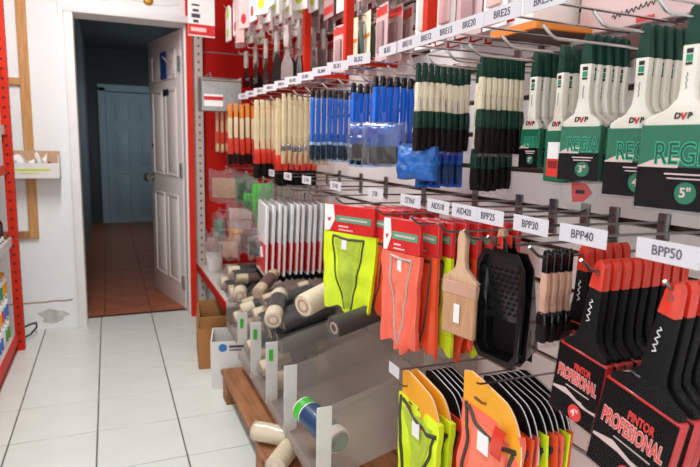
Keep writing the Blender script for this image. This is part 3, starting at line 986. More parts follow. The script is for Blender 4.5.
# lower stacks with yellow headers
R3Z = .565
hook(1.33, R3Z - .02, '', 'dark hook of the lowest row with a blank white tag', xtip=.70, material='chrome_dark', dz=.05, tagw=.06)
hook(.99, R3Z + .075, None, 'dark hook of the lowest row carrying the coral vests', xtip=.72, material='chrome_dark', dz=.05)
vy2 = vest('vest_yellow', .21, .30, 'yellow', seed=21)
vo3 = vest('vest_orange', .22, .30, 'yellow', seed=23)
stack(vy2, 1.26, R3Z - .03, .745, .03, 2, 'lime vest on curved yellow card', 'the lowest row left hook', 'safety vest', G4, a=0)
for k in range(5):
    place(vest('vest_orange2', .2, .29, 'yellow', seed=31 + k, hcol='black_matte', hsc=.97, amp=.25, th=.005), (.815 + .017 * k, 1.26, R3Z - .035), facing(0), 'orange vest on black header card, %s on the lowest row left hook' % ORD[k + 2], 'safety vest', G4)
place(vo3, (.755, .975, R3Z + .075), facing(0), 'coral vest on a yellow header card with red sticker, lowest row', 'safety vest', G4)
rs = thing('price_sticker', (.735, .915, R3Z + .055), facing(0))
tag(rs, 'red folded price sticker clipped to the front coral vest card', 'sticker')
build(MB().sheet(lambda u, v: ((u - .5) * .035 + .012 * v * -1, -.004 * math.sin(v * 3), -v * .07), 4, 8, .0015), 'paper', 'red_plastic', rs)
for k in range(7):
    place(vest(('vest_orange2', 'vest_orange', 'vest_yellow')[k % 3], .2, .28, 'yellow', seed=41 + k, hcol='black_matte', hsc=.97, amp=.25, th=.005), (.79 + .017 * k, .965, R3Z + .068), facing(random.uniform(-3, 3)), '%s vest with black header, %s on the lowest row right hook' % (('orange', 'coral', 'lime')[k % 3], ORD[k + 1]), 'safety vest', G4)

# ---- roller refills in white bags with a red label
def sleeve_pack():
    w = .16
    body = MB().box((0, 0, -.24), (w, .018, .36)).mesh('white_card', 'milk_bag', bevel=.004, seg=1)
    lab = MB().box((0, 0, -.33), (w * 1.015, .0205, .15)).mesh('red_label', 'red_card', bevel=.001, seg=1)
    sq = MB().tube([(-.05 + .012 * k, -.011, -.33 + .03 * math.sin(k * 1.4) + .004 * k) for k in range(9)], .005, 5).mesh('white_script', 'card_white')
    edge = MB().box((w / 2 + .0015, 0, -.24), (.004, .010, .36)).mesh('card_edge', 'card_white')
    bot = MB().lathe([(.012, -.075), (.016, -.07), (.016, .07), (.012, .075)], 10, Matrix.Translation((0, 0, -.437)) @ Matrix.Rotation(math.radians(90), 4, 'Y')).mesh('foam_roller', 'black_matte', smooth=True)
    top = MB().prism([(-w / 2, -.06), (w / 2, -.06), (w * .3, .02), (-w * .3, .02)], -.003, .003).mesh('bag_top', 'clear_bag2')
    return ('roller_pack', [('white_card', body, [('red_label', lab), ('white_script', sq), ('card_edge', edge)]), ('foam_roller', bot), ('bag_top', top)])


stack(sleeve_pack(), 2.766, R2Z - .02, .70, .031, 11, 'white roller pack with red label', 'the C1110 hook', 'roller pack', 'white and red roller packs', a=0, jit=3, zj=.006, lean=6)

# ================================================================== RED RACK PARTS ON THE RIGHT
def upright(x, y, z0, z1, w, d, m, label, holes=True, axis='x'):
    t = thing('rack_upright', (x, y, z0))
    tag(t, label, 'upright', 'red rack uprights')
    mb = MB()
    if axis == 'x':      # front face looks to -X
        mb.box((0, 0, (z1 - z0) / 2), (.003, w, z1 - z0)).box((d / 2, -w / 2, (z1 - z0) / 2), (d, .003, z1 - z0)).box((d / 2, w / 2, (z1 - z0) / 2), (d, .003, z1 - z0))
    else:
        mb.box((0, 0, (z1 - z0) / 2), (w, .003, z1 - z0)).box((-w / 2, d / 2, (z1 - z0) / 2), (.003, d, z1 - z0)).box((w / 2, d / 2, (z1 - z0) / 2), (.003, d, z1 - z0))
    build(mb, 'channel', m, t)
    if holes:
        hm = MB()
        k = 0
        while .05 + .05 * k < z1 - z0:
            if axis == 'x':
                hm.box((-.0018, 0, .05 + .05 * k), (.002, .012, .012))
            else:
                hm.box((0, -.0018, .05 + .05 * k), (.012, .002, .012))
            k += 1
        build(hm, 'slot_row', 'ink_black', t)['kind'] = 'stuff'
    return t


for x, nm in ((345, 'red upright on the slat wall, between the upper blister cards'), (425, 'red upright on the slat wall above the BRE12 tag'),
              (304, 'red upright on the slat wall beside the putty knives'), (266, 'red upright among the putty knives')):
    p = PX(x, 30, .87)
    u = upright(.87, p.y, 1.50, CEIL, .028, .03, 'red_paint', nm, holes=False)
    for zz in (.03, 1.0):
        build(MB().box((.115, 0, zz), (.23, .02, .03)), 'wall_arm', 'red_paint', u)
# red end panel, corner upright, grey post
t = build(MB().box((.83, BY - .012, 1.03), (.54, .02, 1.5)).box((.83, BY - .012, 2.14), (.54, .02, .7)), 'end_panel', 'red_dark', bevel=.002, seg=1)
tag(t, 'red sheet metal end panel in the corner beside the door', 'panel')
t = build(MB().box((1.09, 3.32, 2.0), (.012, 1.3, 1.0)), 'back_panel', 'red_dark')
tag(t, 'red sheet metal back panel behind the putty knives', 'panel')
upright(.512, BY - .035, 0, 2.3, .034, .03, 'red_paint', 'tall red upright standing beside the door casing', holes=False, axis='y')
t = thing('grey_post', (.565, BY - .05, 0))
tag(t, 'pale grey perforated post beside the tall red upright', 'post')
build(MB().box((0, 0, 1.15), (.05, .03, 2.3)), 'channel', 'grey_post', t, bevel=.002, seg=1)
hm = MB()
for k in range(44):
    hm.box((0, -.016, .06 + .05 * k), (.01, .003, .014))
build(hm, 'slot_row', 'ink_black', t)['kind'] = 'stuff'
# card sign at the top of the red corner
t = thing('display_card', (.54, 3.62, 1.845))
tag(t, 'white and red advertising card at the top of the red corner', 'card')
build(MB().box((0, 0, .10), (.155, .012, .26)), 'card', 'card_white', t, rot=(0, 0, .1))
build(MB().box((0, -.003, .008), (.155, .012, .06)), 'red_band', 'red_card', t, rot=(0, 0, .1))
build(MB().box((-.02, -.0095, .008), (.09, .002, .022)), 'print_marks', 'pale_pink', t, rot=(0, 0, .1))
mk = MB()
for k, (w, h) in enumerate(((.03, .016), (.05, .022), (.035, .014), (.045, .01))):
    mk.box((-.035, -.0075, .055 + .03 * k), (w, .002, h))
build(mk, 'print_marks', 'ink', t, rot=(0, 0, .1))
# galvanised wire box with a small paper label
t = thing('metal_box', (.64, 3.60, 1.385))
tag(t, 'grey galvanised metal box with a pink and white label on the red rack', 'metal box')
bx = MB()
bx.box((0, .10, .10), (.23, .004, .20)).box((0, -.06, .085), (.23, .004, .17)).box((-.115, .02, .095), (.004, .16, .19)).box((.115, .02, .10), (.004, .16, .20)).box((0, .02, .002), (.23, .16, .004))
build(bx, 'body', 'galv', t)
build(MB().tube([(-.115, -.06, .175), (.115, -.06, .175), (.115, .1, .205), (-.115, .1, .205), (-.115, -.06, .175)], .005, 6), 'rim', 'silver', t)
lb = build(MB().box((-.05, -.0635, .06), (.11, .002, .07)), 'paper_label', 'card_white', t)
build(MB().box((-.05, -.065, .072), (.11, .002, .022)), 'pink_band', 'logo_red', lb)
build(MB().tube([(-.03, .1, .20), (-.03, .17, .24), (-.03, .375, .24)], .005, 6), 'bracket', 'galv', t)
# tall clear blister hanging over the red panel
t = thing('clear_blister', (.70, 3.3, 2.02), math.radians(-40))
tag(t, 'tall clear plastic blister strip hanging above the metal box', 'blister')
build(MB().box((0, 0, -.15), (.06, .02, .30)), 'shell', 'clear_bag2', t, bevel=.004)
build(MB().box((0, .004, -.10), (.05, .006, .18)), 'insert', 'pinkish_card', t)
build(MB().box((0, .004, -.23), (.05, .006, .08)), 'insert', 'pale_pink', t)
build(MB().tube([(0, 0, 0), (0, 0, .62)], .0015, 5), 'hanging_string', 'galv', t)

# ---- upper hooks and blister cards
def uhook(y, z, L=.2, label='', material='chrome'):
    t = thing('peg_hook', (WX, y, z))
    tag(t, label, 'display hook', 'plain chrome pegs above the tags')
    build(MB().tube([(0, 0, 0), (-L, 0, 0), (-L - .008, 0, .015)], .003, 6), 'prong', material, t, smooth=True)
    build(MB().box((-.004, 0, 0), (.006, .03, .05)), 'back_plate', material, t)


def card(w, h, cm, items):
    parts = [('backing_card', MB().box((0, 0, -h / 2 + .015), (w, .003, h)).mesh('backing_card', cm, bevel=.001, seg=1), items)]
    return ('blister_card', parts)


def blister(w, h, y, m, z):
    return ('blister', MB().box((0, -y / 2 - .001, z), (w, y, h)).mesh('blister', m, bevel=.004, seg=1))


cards_up = [card(.13, .27, 'mauve_card', [('product', MB().box((0, -.008, -.09), (.07, .012, .12)).mesh('product', 'brown_pack', bevel=.004)), ('print_band', MB().box((0, -.0022, -.22), (.12, .001, .03)).mesh('print_band', 'logo_red')), blister(.09, .15, .018, 'clear_bag', -.09)]),
            card(.13, .27, 'pinkish_card', [('product', MB().box((.01, -.008, -.11), (.05, .012, .15)).mesh('product', 'mauve_card', bevel=.004)), ('print_band', MB().box((0, -.0022, -.01), (.12, .001, .03)).mesh('print_band', 'red_print')), blister(.09, .18, .018, 'clear_bag', -.11)]),
            card(.12, .27, 'card_white', [('product', MB().box((0, -.008, -.13), (.06, .012, .11)).mesh('product', 'core_pink', bevel=.004)), ('print_band', MB().box((0, -.0022, -.03), (.11, .001, .05)).mesh('print_band', 'pale_pink')), blister(.08, .14, .018, 'clear_bag', -.13)])]
names_up = ('mauve', 'pink', 'white')
ys = [1.36, 1.53, 1.70, 1.98, 2.14, 2.30, 2.46, 2.78, 2.95]
for i, y in enumerate(ys):
    uhook(y, 2.0, .2, 'chrome peg of the top row, %s from the right' % ('nearest' if i == 0 else ORD[i]))
    for k in range(4):
        c = cards_up[(i + (k > 2)) % 3]
        place(c, (.91 + .045 * k, y, 2.0 - .002), facing(random.uniform(-5, 5)), '%s blister card, %s on the %s peg of the top row' % (names_up[(i + (k > 2)) % 3], ORD[k], 'nearest' if i == 0 else ORD[i]), 'blister card', 'top row blister cards')
mat('grey_arc', '#596a63', .5)
hang = MB().tube([(-.012, -.006, -.02), (-.006, -.02, -.035), (.006, -.022, -.07), (.002, -.016, -.115), (-.008, -.01, -.15)], [.004, .008, .010, .009, .004], 7).mesh('curved_grip', 'grey_arc', smooth=True)
cards_lo = [card(.10, .18, 'cream_card', [('curved_grip', hang), ('print_band', MB().box((0, -.0022, -.075), (.09, .001, .014)).mesh('print_band', 'orange_card'))]),
            card(.11, .2, 'card_white', [('product', MB().box((0, -.007, -.08), (.06, .01, .10)).mesh('product', 'pale_pink', bevel=.004)), ('print_band', MB().box((0, -.0022, -.16), (.10, .001, .03)).mesh('print_band', 'logo_red')), ('emblem', MB().box((.02, -.0022, -.0), (.04, .001, .02)).mesh('emblem', 'ink'))]),
            card(.11, .2, 'pinkish_card', [('product', MB().box((0, -.007, -.10), (.05, .01, .11)).mesh('product', 'mauve_card', bevel=.004)), ('print_band', MB().box((0, -.0022, -.01), (.10, .001, .03)).mesh('print_band', 'red_print'))])]
names_lo = ('cream', 'white', 'pink')
kinds = {1.30: 1, 1.42: 2, 1.54: 1, 1.66: 1, 1.98: 2, 2.12: 0, 2.26: 0, 2.40: 2, 2.76: 2, 2.88: 1, 3.0: 2, 3.12: 2}
for i, (y, kd) in enumerate(kinds.items()):
    w = 'nearest' if i == 0 else ORD[i]
    uhook(y, 1.695, .18, 'chrome peg of the second row from the top, %s from the right' % w)
    for k in range(3):
        place(cards_lo[kd], (.94 + .05 * k, y, 1.693), facing(random.uniform(-6, 6)), '%s blister card, %s on the %s peg of the second row' % (names_lo[kd], ORD[k], w), 'blister card', 'second row blister cards')

# ---- cartons laid on the upper hooks at the right
def carton(x0, x1, y0, y1, z0, z1, front, label, side='pinkish_card'):
    t = thing('flat_carton', ((x0 + x1) / 2, (y0 + y1) / 2, z0))
    tag(t, label, 'carton')
    w, l, h = x1 - x0, y1 - y0, z1 - z0
    build(MB().box((0, 0, h / 2), (w, l, h)), 'carton_body', side, t, bevel=.003, seg=1)
    build(MB().box((0, 0, -.0006), (w - .004, l - .004, .0016)), 'carton_base', 'brown_pack', t)
    build(MB().box((-w / 2 - .0004, 0, h / 2), (.0012, l - .004, h - .004)), 'front_print', front, t)
    return t


ZT = R1Z + .062 + .0045
t = carton(1.018, 1.092, .74, 1.10, R1Z + .004, R1Z + .040, 'brown_pack', 'dark brown packet lying flat on the upper hooks', 'brown_pack')
t = thing('poster_pack', (1.075, .88, ZT))
tag(t, 'pale pink flat pack with script lettering standing against the slat wall', 'pack')
build(MB().box((0, 0, .15), (.025, .50, .30)), 'pack', 'pinkish_card', t, bevel=.003, seg=1)
build(MB().tube([(-.0135, .15 - .0045 * k, .028 + .006 * math.sin(k * 2.3) + .0005 * k) for k in range(28)], .0013, 4), 'script_lettering', 'ink_black', t)
build(MB().box((-.0135, .06, .010), (.001, .045, .010)), 'emblem', 'red_print', t)
t = carton(.90, 1.09, 1.085, 1.26, ZT, ZT + .02, 'orange_card', 'flat carton with an orange edge lying on the hooks behind BRE25', 'orange_card')
t = carton(.95, 1.09, 1.16, 1.33, ZT + .0215, ZT + .12, 'card_white', 'white and red carton resting on the orange edged carton', 'card_white')
build(MB().box((-.071, .03, .04), (.001, .09, .03)), 'emblem', 'logo_red', t)

# ---- putty knives and tagged packs on the red back panel
blade = [(.012, 0), (.015, -.01), (.06, -.06), (.062, -.12), (-.062, -.12), (-.06, -.06), (-.015, -.01), (-.012, 0)]
knife = ('putty_knife', [('blade', MB().prism([(x, z - .075) for x, z in blade[::-1]], -.0012, .0012).mesh('blade', 'knife_black')),
                         ('handle', MB().prism([(-.014, -.08), (.014, -.08), (.02, -.04), (.015, .018), (-.015, .018), (-.02, -.04)], -.009, .009).mesh('handle', 'grey_post', bevel=.003)),
                         ('ferrule', MB().box((0, 0, -.08), (.03, .012, .018)).mesh('ferrule', 'silver', bevel=.002, seg=1))])
knife2 = ('putty_knife', [('blade', MB().prism([(x * .7, z * 1.15 - .09) for x, z in blade[::-1]], -.0012, .0012).mesh('blade', 'galv')), knife[1][1], knife[1][2]])
for i, (y, pr_) in enumerate(((2.72, knife2), (2.9, knife), (3.12, knife), (3.36, knife), (3.6, knife))):
    w = 'nearest' if i == 0 else ORD[i]
    uhook(y, 1.735, .34, 'chrome peg with putty knives, %s from the right' % w)
    for k in range(4):
        place(pr_, (.80 + .06 * k, y, 1.732), facing(random.uniform(-8, 25)), '%s putty knife, %s on the %s peg of the red panel' % ('steel-bladed' if pr_ is knife2 else 'black-bladed', ORD[k], w), 'putty knife', 'putty knives')
def tagpack(spot, body):
    return ('hang_pack', [('bag', MB().prism([(-.05, -.19), (.05, -.19), (.05, -.01), (.02, .015), (-.02, .015), (-.05, -.01)], -.006, .006).mesh('bag', body, bevel=.003, seg=1),
                           [('spot', MB().prism(arc(0, -.14, .022, .026, 0, 330, 10), -.0085, -.0062).mesh('spot', spot)), ('top_band', MB().box((0, -.0065, -.03), (.05, .001, .05)).mesh('top_band', 'lime_card' if spot != 'logo_red' else 'pale_pink'))])])
tps = [tagpack('logo_red', 'card_white'), tagpack('lime_card', 'card_white'), tagpack('logo_red', 'pinkish_card')]
tn = ('white hanging pack with a red spot', 'white hanging pack with a lime spot', 'pink hanging pack with a red spot')
for i, (y, kd) in enumerate(((2.62, 1), (2.80, 1), (2.98, 0), (3.18, 2), (3.40, 0), (3.62, 1))):
    w = 'nearest' if i == 0 else ORD[i]
    uhook(y, 1.995, .42, 'long chrome peg with hanging packs, %s from the right' % w)
    for k in range(5):
        place(tps[kd], (.70 + .065 * k, y, 1.992), facing(random.uniform(-5, 30)), '%s, %s on the %s long peg' % (tn[kd], ORD[k], w), 'hanging pack', 'hanging packs over the red panel')

# ---- far end of the middle row: green and clear packs
def pouch(w, h, d, m, seed, nm='bag'):
    return MB().sheet(bagfn(w, h, d, seed), 8, 10, .01).mesh(nm, m, smooth=True)


for i, (px, py, X, w, h, m, inner, lab) in enumerate((
        (263, 182, .74, .13, .27, 'clear_bag2', 'green_leaf', 'bright green brush set in a clear bag beside the white roller packs'),
        (252, 192, .72, .10, .10, 'green_bag', 'green_leaf', 'small bright green pack behind the larger green set'),
        (226, 170, .66, .24, .20, 'clear_bag2', 'handle_wood', 'clear bag of beige pads below the orange tipped brushes'),
        (240, 200, .70, .18, .20, 'clear_bag2', 'pinkish_card', 'clear bag of pink pads left of the green set'),
        (219, 212, .66, .10, .20, 'clear_bag2', 'strip_green', 'slim green handled pack in the red corner'),
        (236, 222, .66, .11, .16, 'clear_bag2', 'header_yellow', 'clear bag with a yellow label above the roller bins'),
        (250, 226, .70, .14, .16, 'clear_bag2', 'brown_pack', 'dark brown bag hanging above the roller bins'),
        (230, 236, .62, .12, .14, 'clear_bag2', 'core_pink', 'dusty pink bag hanging low in the red corner'),
        (212, 232, .58, .10, .15, 'clear_bag2', 'mauve_card', 'mauve bag hanging beside the tall red upright'),
        (246, 176, .72, .14, .16, 'green_bag', 'brown_pack', 'dark bag under the red ferrule brushes'),
        (258, 236, .68, .12, .12, 'clear_bag2', 'black_matte', 'black bag beside the white roller packs'))):
    p = PX(px, py, X)
    uhook(p.y, p.z + .012, WX - X - .01, 'long chrome peg holding the ' + lab.split(' in ')[0].split(' of ')[0].split(' behind')[0].split(' above')[0].split(' with')[0] + ', ' + ('nearest', 'next', 'under the orange tips', 'left of the green', 'slim one', 'yellow label', 'dark one', 'pink one', 'mauve one', 'high one', 'low one')[i])
    t = thing('hanging_bag', p, facing(50))
    tag(t, lab, 'plastic bag', 'bags at the far end of the middle row')
    obj('bag', pouch(w, h, .03, m, i), t)
    if inner == 'green_leaf':
        for k in range(5):
            build(MB().tube([(-w * .35 + w * .17 * k, .002, -.01), (-w * .36 + w * .18 * k, -.006, -h * .35), (-w * .25 + w * .12 * k, -.002, -h * .85)], [.014, .012, .004], 6), 'green_piece', 'green_leaf', t, smooth=True)
    else:
        build(MB().box((0, .004, -h * .55), (w * .8, .012, h * .6)), 'contents', inner, t, bevel=.003)
    build(MB().tube([(0, .0, 0), (0, 0, .02), (.0, (WX - X) * math.cos(math.radians(50)), .02)] if False else [(0, 0, -.01), (0, 0, .03)], .004, 6), 'bag_neck', 'clear_bag2', t)
# ================================================================== ROLLER BINS
FX = .53
BINY = [1.48, 1.82, 2.07, 2.33, 2.60, 2.88]
SL = .14 / .55
for i in range(len(BINY) - 1):
    y0, y1 = BINY[i], BINY[i + 1]
    bz = .20 if i < 4 else .262
    bh = .235 if i < 4 else .14
    t = thing('acrylic_bin', (FX, y0, bz))
    tag(t, ('frosted clear bin holding the navy wrapped roll', 'frosted clear bin with the blank tag, second from the vests', 'frosted clear bin with the green sticker and dim roller ends',
            'frosted clear roller bin, fourth from the vests', 'frosted clear roller bin nearest the door')[i], 'bin', 'frosted roller bins')
    pl = [(0, 0), (.55, .55 * SL), (.55, .55 * SL + bh), (0, bh)]
    sides = (.003, y1 - y0 - .003) if i == len(BINY) - 2 else (.003,)
    for yy in sides:
        build(MB().prism(pl, yy - .0015, yy + .0015), 'side_panel', 'acrylic', t)
    w = y1 - y0
    fm_ = MB()
    fm_.add([(0, .005, .003), (.55, .005, .003 + .55 * SL), (.55, w - .005, .003 + .55 * SL), (0, w - .005, .003), (0, .005, .0), (.55, .005, .55 * SL), (.55, w - .005, .55 * SL), (0, w - .005, 0)],
            [(0, 1, 2, 3), (7, 6, 5, 4), (0, 4, 5, 1), (1, 5, 6, 2), (2, 6, 7, 3), (3, 7, 4, 0)])
    build(fm_, 'floor_panel', 'acrylic', t)
    st = build(MB().box((.0235, -.001, bh / 2 + .006), (.047, .004, bh + .012)), 'front_flange', 'acrylic_edge', t, bevel=.001, seg=1)
    build(MB().box((-.001, w / 2, .02), (.003, w - .04, .04)), 'front_lip', 'acrylic', t)
    if 2 <= i <= 4:
        build(MB().box((.02, -.004, bh - .04), (.016, .002, .045)), 'green_sticker', 'green_leaf', st)
    build(MB().box((.553, w / 2, .55 * SL + .12), (.004, w - .01, .23)), 'back_panel', 'acrylic', t)
    build(MB().tube([(.5, w / 2, .55 * SL - .02), (.575, w / 2, .55 * SL - .02), (.575, w / 2, .55 * SL + .2)], .006, 6), 'wall_bracket', 'galv', t)


def roller(L, r, nap, bag='clear_bag', wrap=None):
    R90 = Matrix.Rotation(math.radians(90), 4, 'X')          # axis along y
    nap_me = MB().lathe([(r * .92, 0), (r, .012), (r, L - .012), (r * .92, L)], 20, R90 @ Matrix.Translation((0, 0, -L / 2))).mesh('nap', nap, smooth=True)
    core = MB().lathe([(r * .62, -.002), (r * .62, L + .002), (r * .4, L + .002), (r * .4, -.002)], 18, R90 @ Matrix.Translation((0, 0, -L / 2)), close=True).mesh('core', 'core_pink', smooth=True)
    hole = MB().lathe([(r * .4, .004), (r * .4, L - .004)], 14, R90 @ Matrix.Translation((0, 0, -L / 2))).mesh('core_plug', 'core_dark')
    parts = [('nap', nap_me), ('core', core, [('core_plug', hole)])]
    if wrap:
        parts.append(('wrapper', MB().lathe([(r * 1.012, L * .22), (r * 1.012, L * .74)], 20, R90 @ Matrix.Translation((0, 0, -L / 2))).mesh('wrapper', wrap, smooth=True)))
    if bag:
        parts.append(('plastic_bag', MB().lathe([(r * .3, -.02), (r * 1.03, -.006), (r * 1.08, L * .3), (r * 1.04, L * .7), (r * 1.05, L + .005), (r * .3, L + .02)], 14, R90 @ Matrix.Translation((0, 0, -L / 2))).mesh('plastic_bag', bag, smooth=True)))
    return ('roller_cover', parts)


r_a, r_b, r_c = roller(.24, .036, 'nap_cream', 'clear_bag2', 'black_plastic'), roller(.22, .030, 'nap_stripe', 'clear_bag2', 'brown_pack'), roller(.20, .045, 'nap_cream')
r_k = roller(.22, .034, 'black_matte', 'clear_bag2')
G5 = 'roller covers in the bins'


def rol(pro, loc, yawd, pitchd, label):
    t = place(pro, loc, math.radians(yawd), label, 'roller cover', G5)
    t.rotation_euler = (math.radians(pitchd), 0, math.radians(yawd))
    return t


P = lambda x, y, X: PX(x, y, X)
PT = math.degrees(math.atan(SL))
binname = {2: 'third', 3: 'fourth', 4: 'door end'}
mix = [r_a, r_b, r_k]
mixn = ['cream', 'striped', 'black']
for i in (2, 3, 4):                                   # piles of covers lying with their ends to the aisle
    y0, y1 = BINY[i] + .006, BINY[i + 1] - .004
    base = .205 if i < 4 else .267
    step = .0795
    for layer in range(4 if i < 4 else 2):
        n = 3 if layer % 2 == 0 else 2
        for k in range(n):
            yy = (y0 + y1) / 2 + (k - (n - 1) / 2) * step
            q = (k + layer * 2 + i) % 3 if layer else (k % 2)
            q = 2 if layer > 1 and random.random() < .45 else q
            xo = .02 + .02 * random.random() + .02 * layer
            zz = base + .041 + layer * .0715
            d = Vector((math.cos(math.radians(PT)), 0, math.sin(math.radians(PT))))
            c = Vector((FX + xo, yy, zz + SL * xo)) + d * .12
            rol(mix[q], c, -90, PT, '%s roller cover, %s from the vests in layer %s of the %s bin' % (mixn[q], ('first', 'second', 'third')[k], ('one', 'two', 'three', 'four')[layer], binname[i]))
# loose covers lying across the top of the piles
for (pro, px, py, X, yw, pt, L, lab) in (
        (r_c, 303, 306, .655, -62, 10, .20, 'fat cream roller cover with a pink core end, on top of the bins'),
        (r_a, 273, 320, .575, -22, 10, .24, 'cream roller cover lying askew on the pile, left of the fat one'),
        (r_b, 258, 293, .62, -35, 12, .22, 'striped roller cover lying askew behind the cream ones'),
        (r_a, 240, 296, .60, -14, 8, .24, 'cream roller cover lying askew at the door end of the piles'),
        (r_k, 334, 328, .66, -75, 8, .22, 'black roller cover in film lying below the lime vest'),
        (r_b, 318, 294, .78, -75, 8, .22, 'striped roller cover behind the fat cream one')):
    c = P(px, py, X)
    d = Matrix.Rotation(math.radians(yw), 4, 'Z') @ Matrix.Rotation(math.radians(pt), 4, 'X') @ Vector((0, 1, 0))
    rol(pro, c + d * (L / 2), yw, pt, lab)
# shelf board in the far corner with more bagged covers and a tub
t = thing('corner_shelf', (.81, 3.44, .355))
tag(t, 'grey steel shelf board in the red corner behind the bins', 'shelf')
build(MB().box((0, 0, 0), (.54, 1.02, .02)), 'board', 'steel_shelf', t, bevel=.002, seg=1)
build(MB().box((-.275, 0, 0), (.012, 1.02, .045)), 'front_edge', 'red_dark', t, bevel=.002, seg=1)
for k, yy in enumerate((2.98, 3.07, 3.16, 3.25)):
    for l in range(2):
        q = (k + l) % 3
        rol(mix[q], (.69 + .03 * l, yy + .02 * l, .403 + .074 * l), -90 + random.uniform(-3, 3), 0, '%s roller cover on the corner shelf, %s from the bins, %s layer' % (mixn[q], ('first', 'second', 'third', 'fourth')[k], ('lower', 'upper')[l]))
# navy wrapped roll in the nearest bin
t = thing('wrapped_roll', (0, 0, 0))
a = P(343, 447, .61) + Vector((0, .03, 0))
d = Vector((-.05, .20, .028))
L = d.length
t.location = a
t.rotation_mode = 'QUATERNION'
t.rotation_quaternion = d.to_track_quat('Z', 'Y')
tag(t, 'white roll with a navy paper band and open end in the nearest bin', 'roll')
build(MB().lathe([(.039, 0), (.041, .005), (.041, L - .005), (.039, L)], 24), 'roll', 'card_white', t, smooth=True)
build(MB().lathe([(.0415, L * .16), (.0415, L * .80)], 24), 'navy_band', 'navy_card', t, smooth=True)
build(MB().lathe([(.0415, L * .82), (.0415, L * .97)], 24), 'green_band', 'green_leaf', t, smooth=True)
build(MB().lathe([(.029, -.008), (.033, .0), (.026, .0), (.024, -.008)], 20, close=True), 'core', 'green_bag', t, smooth=True)
build(MB().lathe([(.025, -.002), (.025, .001)], 16), 'core_plug', 'strip_green', t)
# bagged rolls on the pallet below
PZ = .135
for k, (px, py, X, r) in enumerate(((272, 425, .505, .034), (283, 455, .50, .034))):
    p = P(px, py, X)
    t = place(roller(.13, r, 'nap_cream', 'hazy_bag'), (p.x, p.y, PZ + r * 1.09), math.radians((48, -38)[k]), 'bagged cream roll on the pallet below the bins, %s' % ('nearest the white carton', 'nearest the vests')[k], 'roller cover', 'bagged rolls on the pallet')
# pallet
t = thing('pallet', (.74, 1.9, 0))
tag(t, 'low brown wooden pallet on the floor under the bins', 'pallet')
for k in range(4):
    build(MB().box((-.285 + .0725 + .1475 * k, 0, .123), (.14, 1.48, .022)), 'plank', 'pallet_wood', t, bevel=.003, seg=1)
for yy in (-.66, 0, .66):
    build(MB().box((0, yy, .058), (.56, .09, .108)), 'bearer', 'pallet_wood', t, bevel=.003, seg=1)
# boxes


def open_box(name, loc, rz, dx, dy, h, m, label, flap=.09):
    t = thing(name, loc, rz)
    tag(t, label, 'box')
    th = .006
    build(MB().box((0, -dy / 2, h / 2), (dx, th, h)).box((0, dy / 2, h / 2), (dx, th, h)).box((-dx / 2, 0, h / 2), (th, dy, h)).box((dx / 2, 0, h / 2), (th, dy, h)).box((0, 0, .004), (dx, dy, .006)), 'walls', m, t)
    for ax, sg_ in () if not flap else ((0, -1), (0, 1), (1, -1), (1, 1)):
        M = Matrix.Translation((0, sg_ * dy / 2, h) if ax == 0 else (sg_ * dx / 2, 0, h)) @ Matrix.Rotation(math.radians(random.uniform(-20, 25)) * sg_ * -1 * (1 if ax == 0 else -1), 4, 'X' if ax == 0 else 'Y')
        build(MB().box((0, 0, flap * .5), (dx * .96, .004, flap) if ax == 0 else (.004, dy * .96, flap), M), 'flap', m, t)
    return t


t = open_box('carton_box', (.60, 2.79, 0), math.radians(-12), .31, .22, .245, 'box_white', 'white carton with a blue round logo beside the pallet', 0)
lg = build(MB().lathe([(.02, 0), (.02, .001)], 18, Matrix.Translation((-.10, -.113, .215)) @ Matrix.Rotation(math.radians(90), 4, 'X')), 'logo', 'logo_blue', t)
build(MB().box((-.035, -.1135, .22), (.07, .001, .012)).box((-.04, -.1135, .203), (.06, .001, .006)), 'lettering', 'ink', t)
build(MB().box((-.1585, 0, .13), (.001, .05, .07)), 'logo', 'logo_blue', t)
open_box('carton_box', (.60, 3.12, 0), math.radians(-6), .36, .30, .23, 'cardboard', 'brown cardboard box behind the white carton', .07)
t = thing('bagged_tub', (.625, 3.80, .366))
tag(t, 'pale bagged tub standing on the corner shelf beside the red upright', 'tub')
build(MB().lathe([(.05, 0), (.058, .16), (.06, .165), (.06, .18), (.03, .185)], 20), 'tub', 'box_white', t, smooth=True)
build(MB().lathe([(.062, .13), (.064, .155), (.062, .19), (.02, .205)], 16), 'bag_cover', 'clear_bag2', t, smooth=True)

# ================================================================== LEFT SIDE
# pine frame on the back wall
t = thing('pine_frame', (-.44, BY, .55))
tag(t, 'pine batten frame fixed to the white wall beside the red shelf', 'frame')
build(MB().box((.003, -.012, .85), (.052, .024, 1.62)), 'upright_batten', 'pine', t, bevel=.002, seg=1)
build(MB().box((-.20, -.012, .062), (.36, .024, .045)), 'cross_batten', 'pine_dark', t, bevel=.002, seg=1)
build(MB().box((-.20, -.012, .98), (.36, .024, .04)), 'cross_batten', 'pine', t, bevel=.002, seg=1)
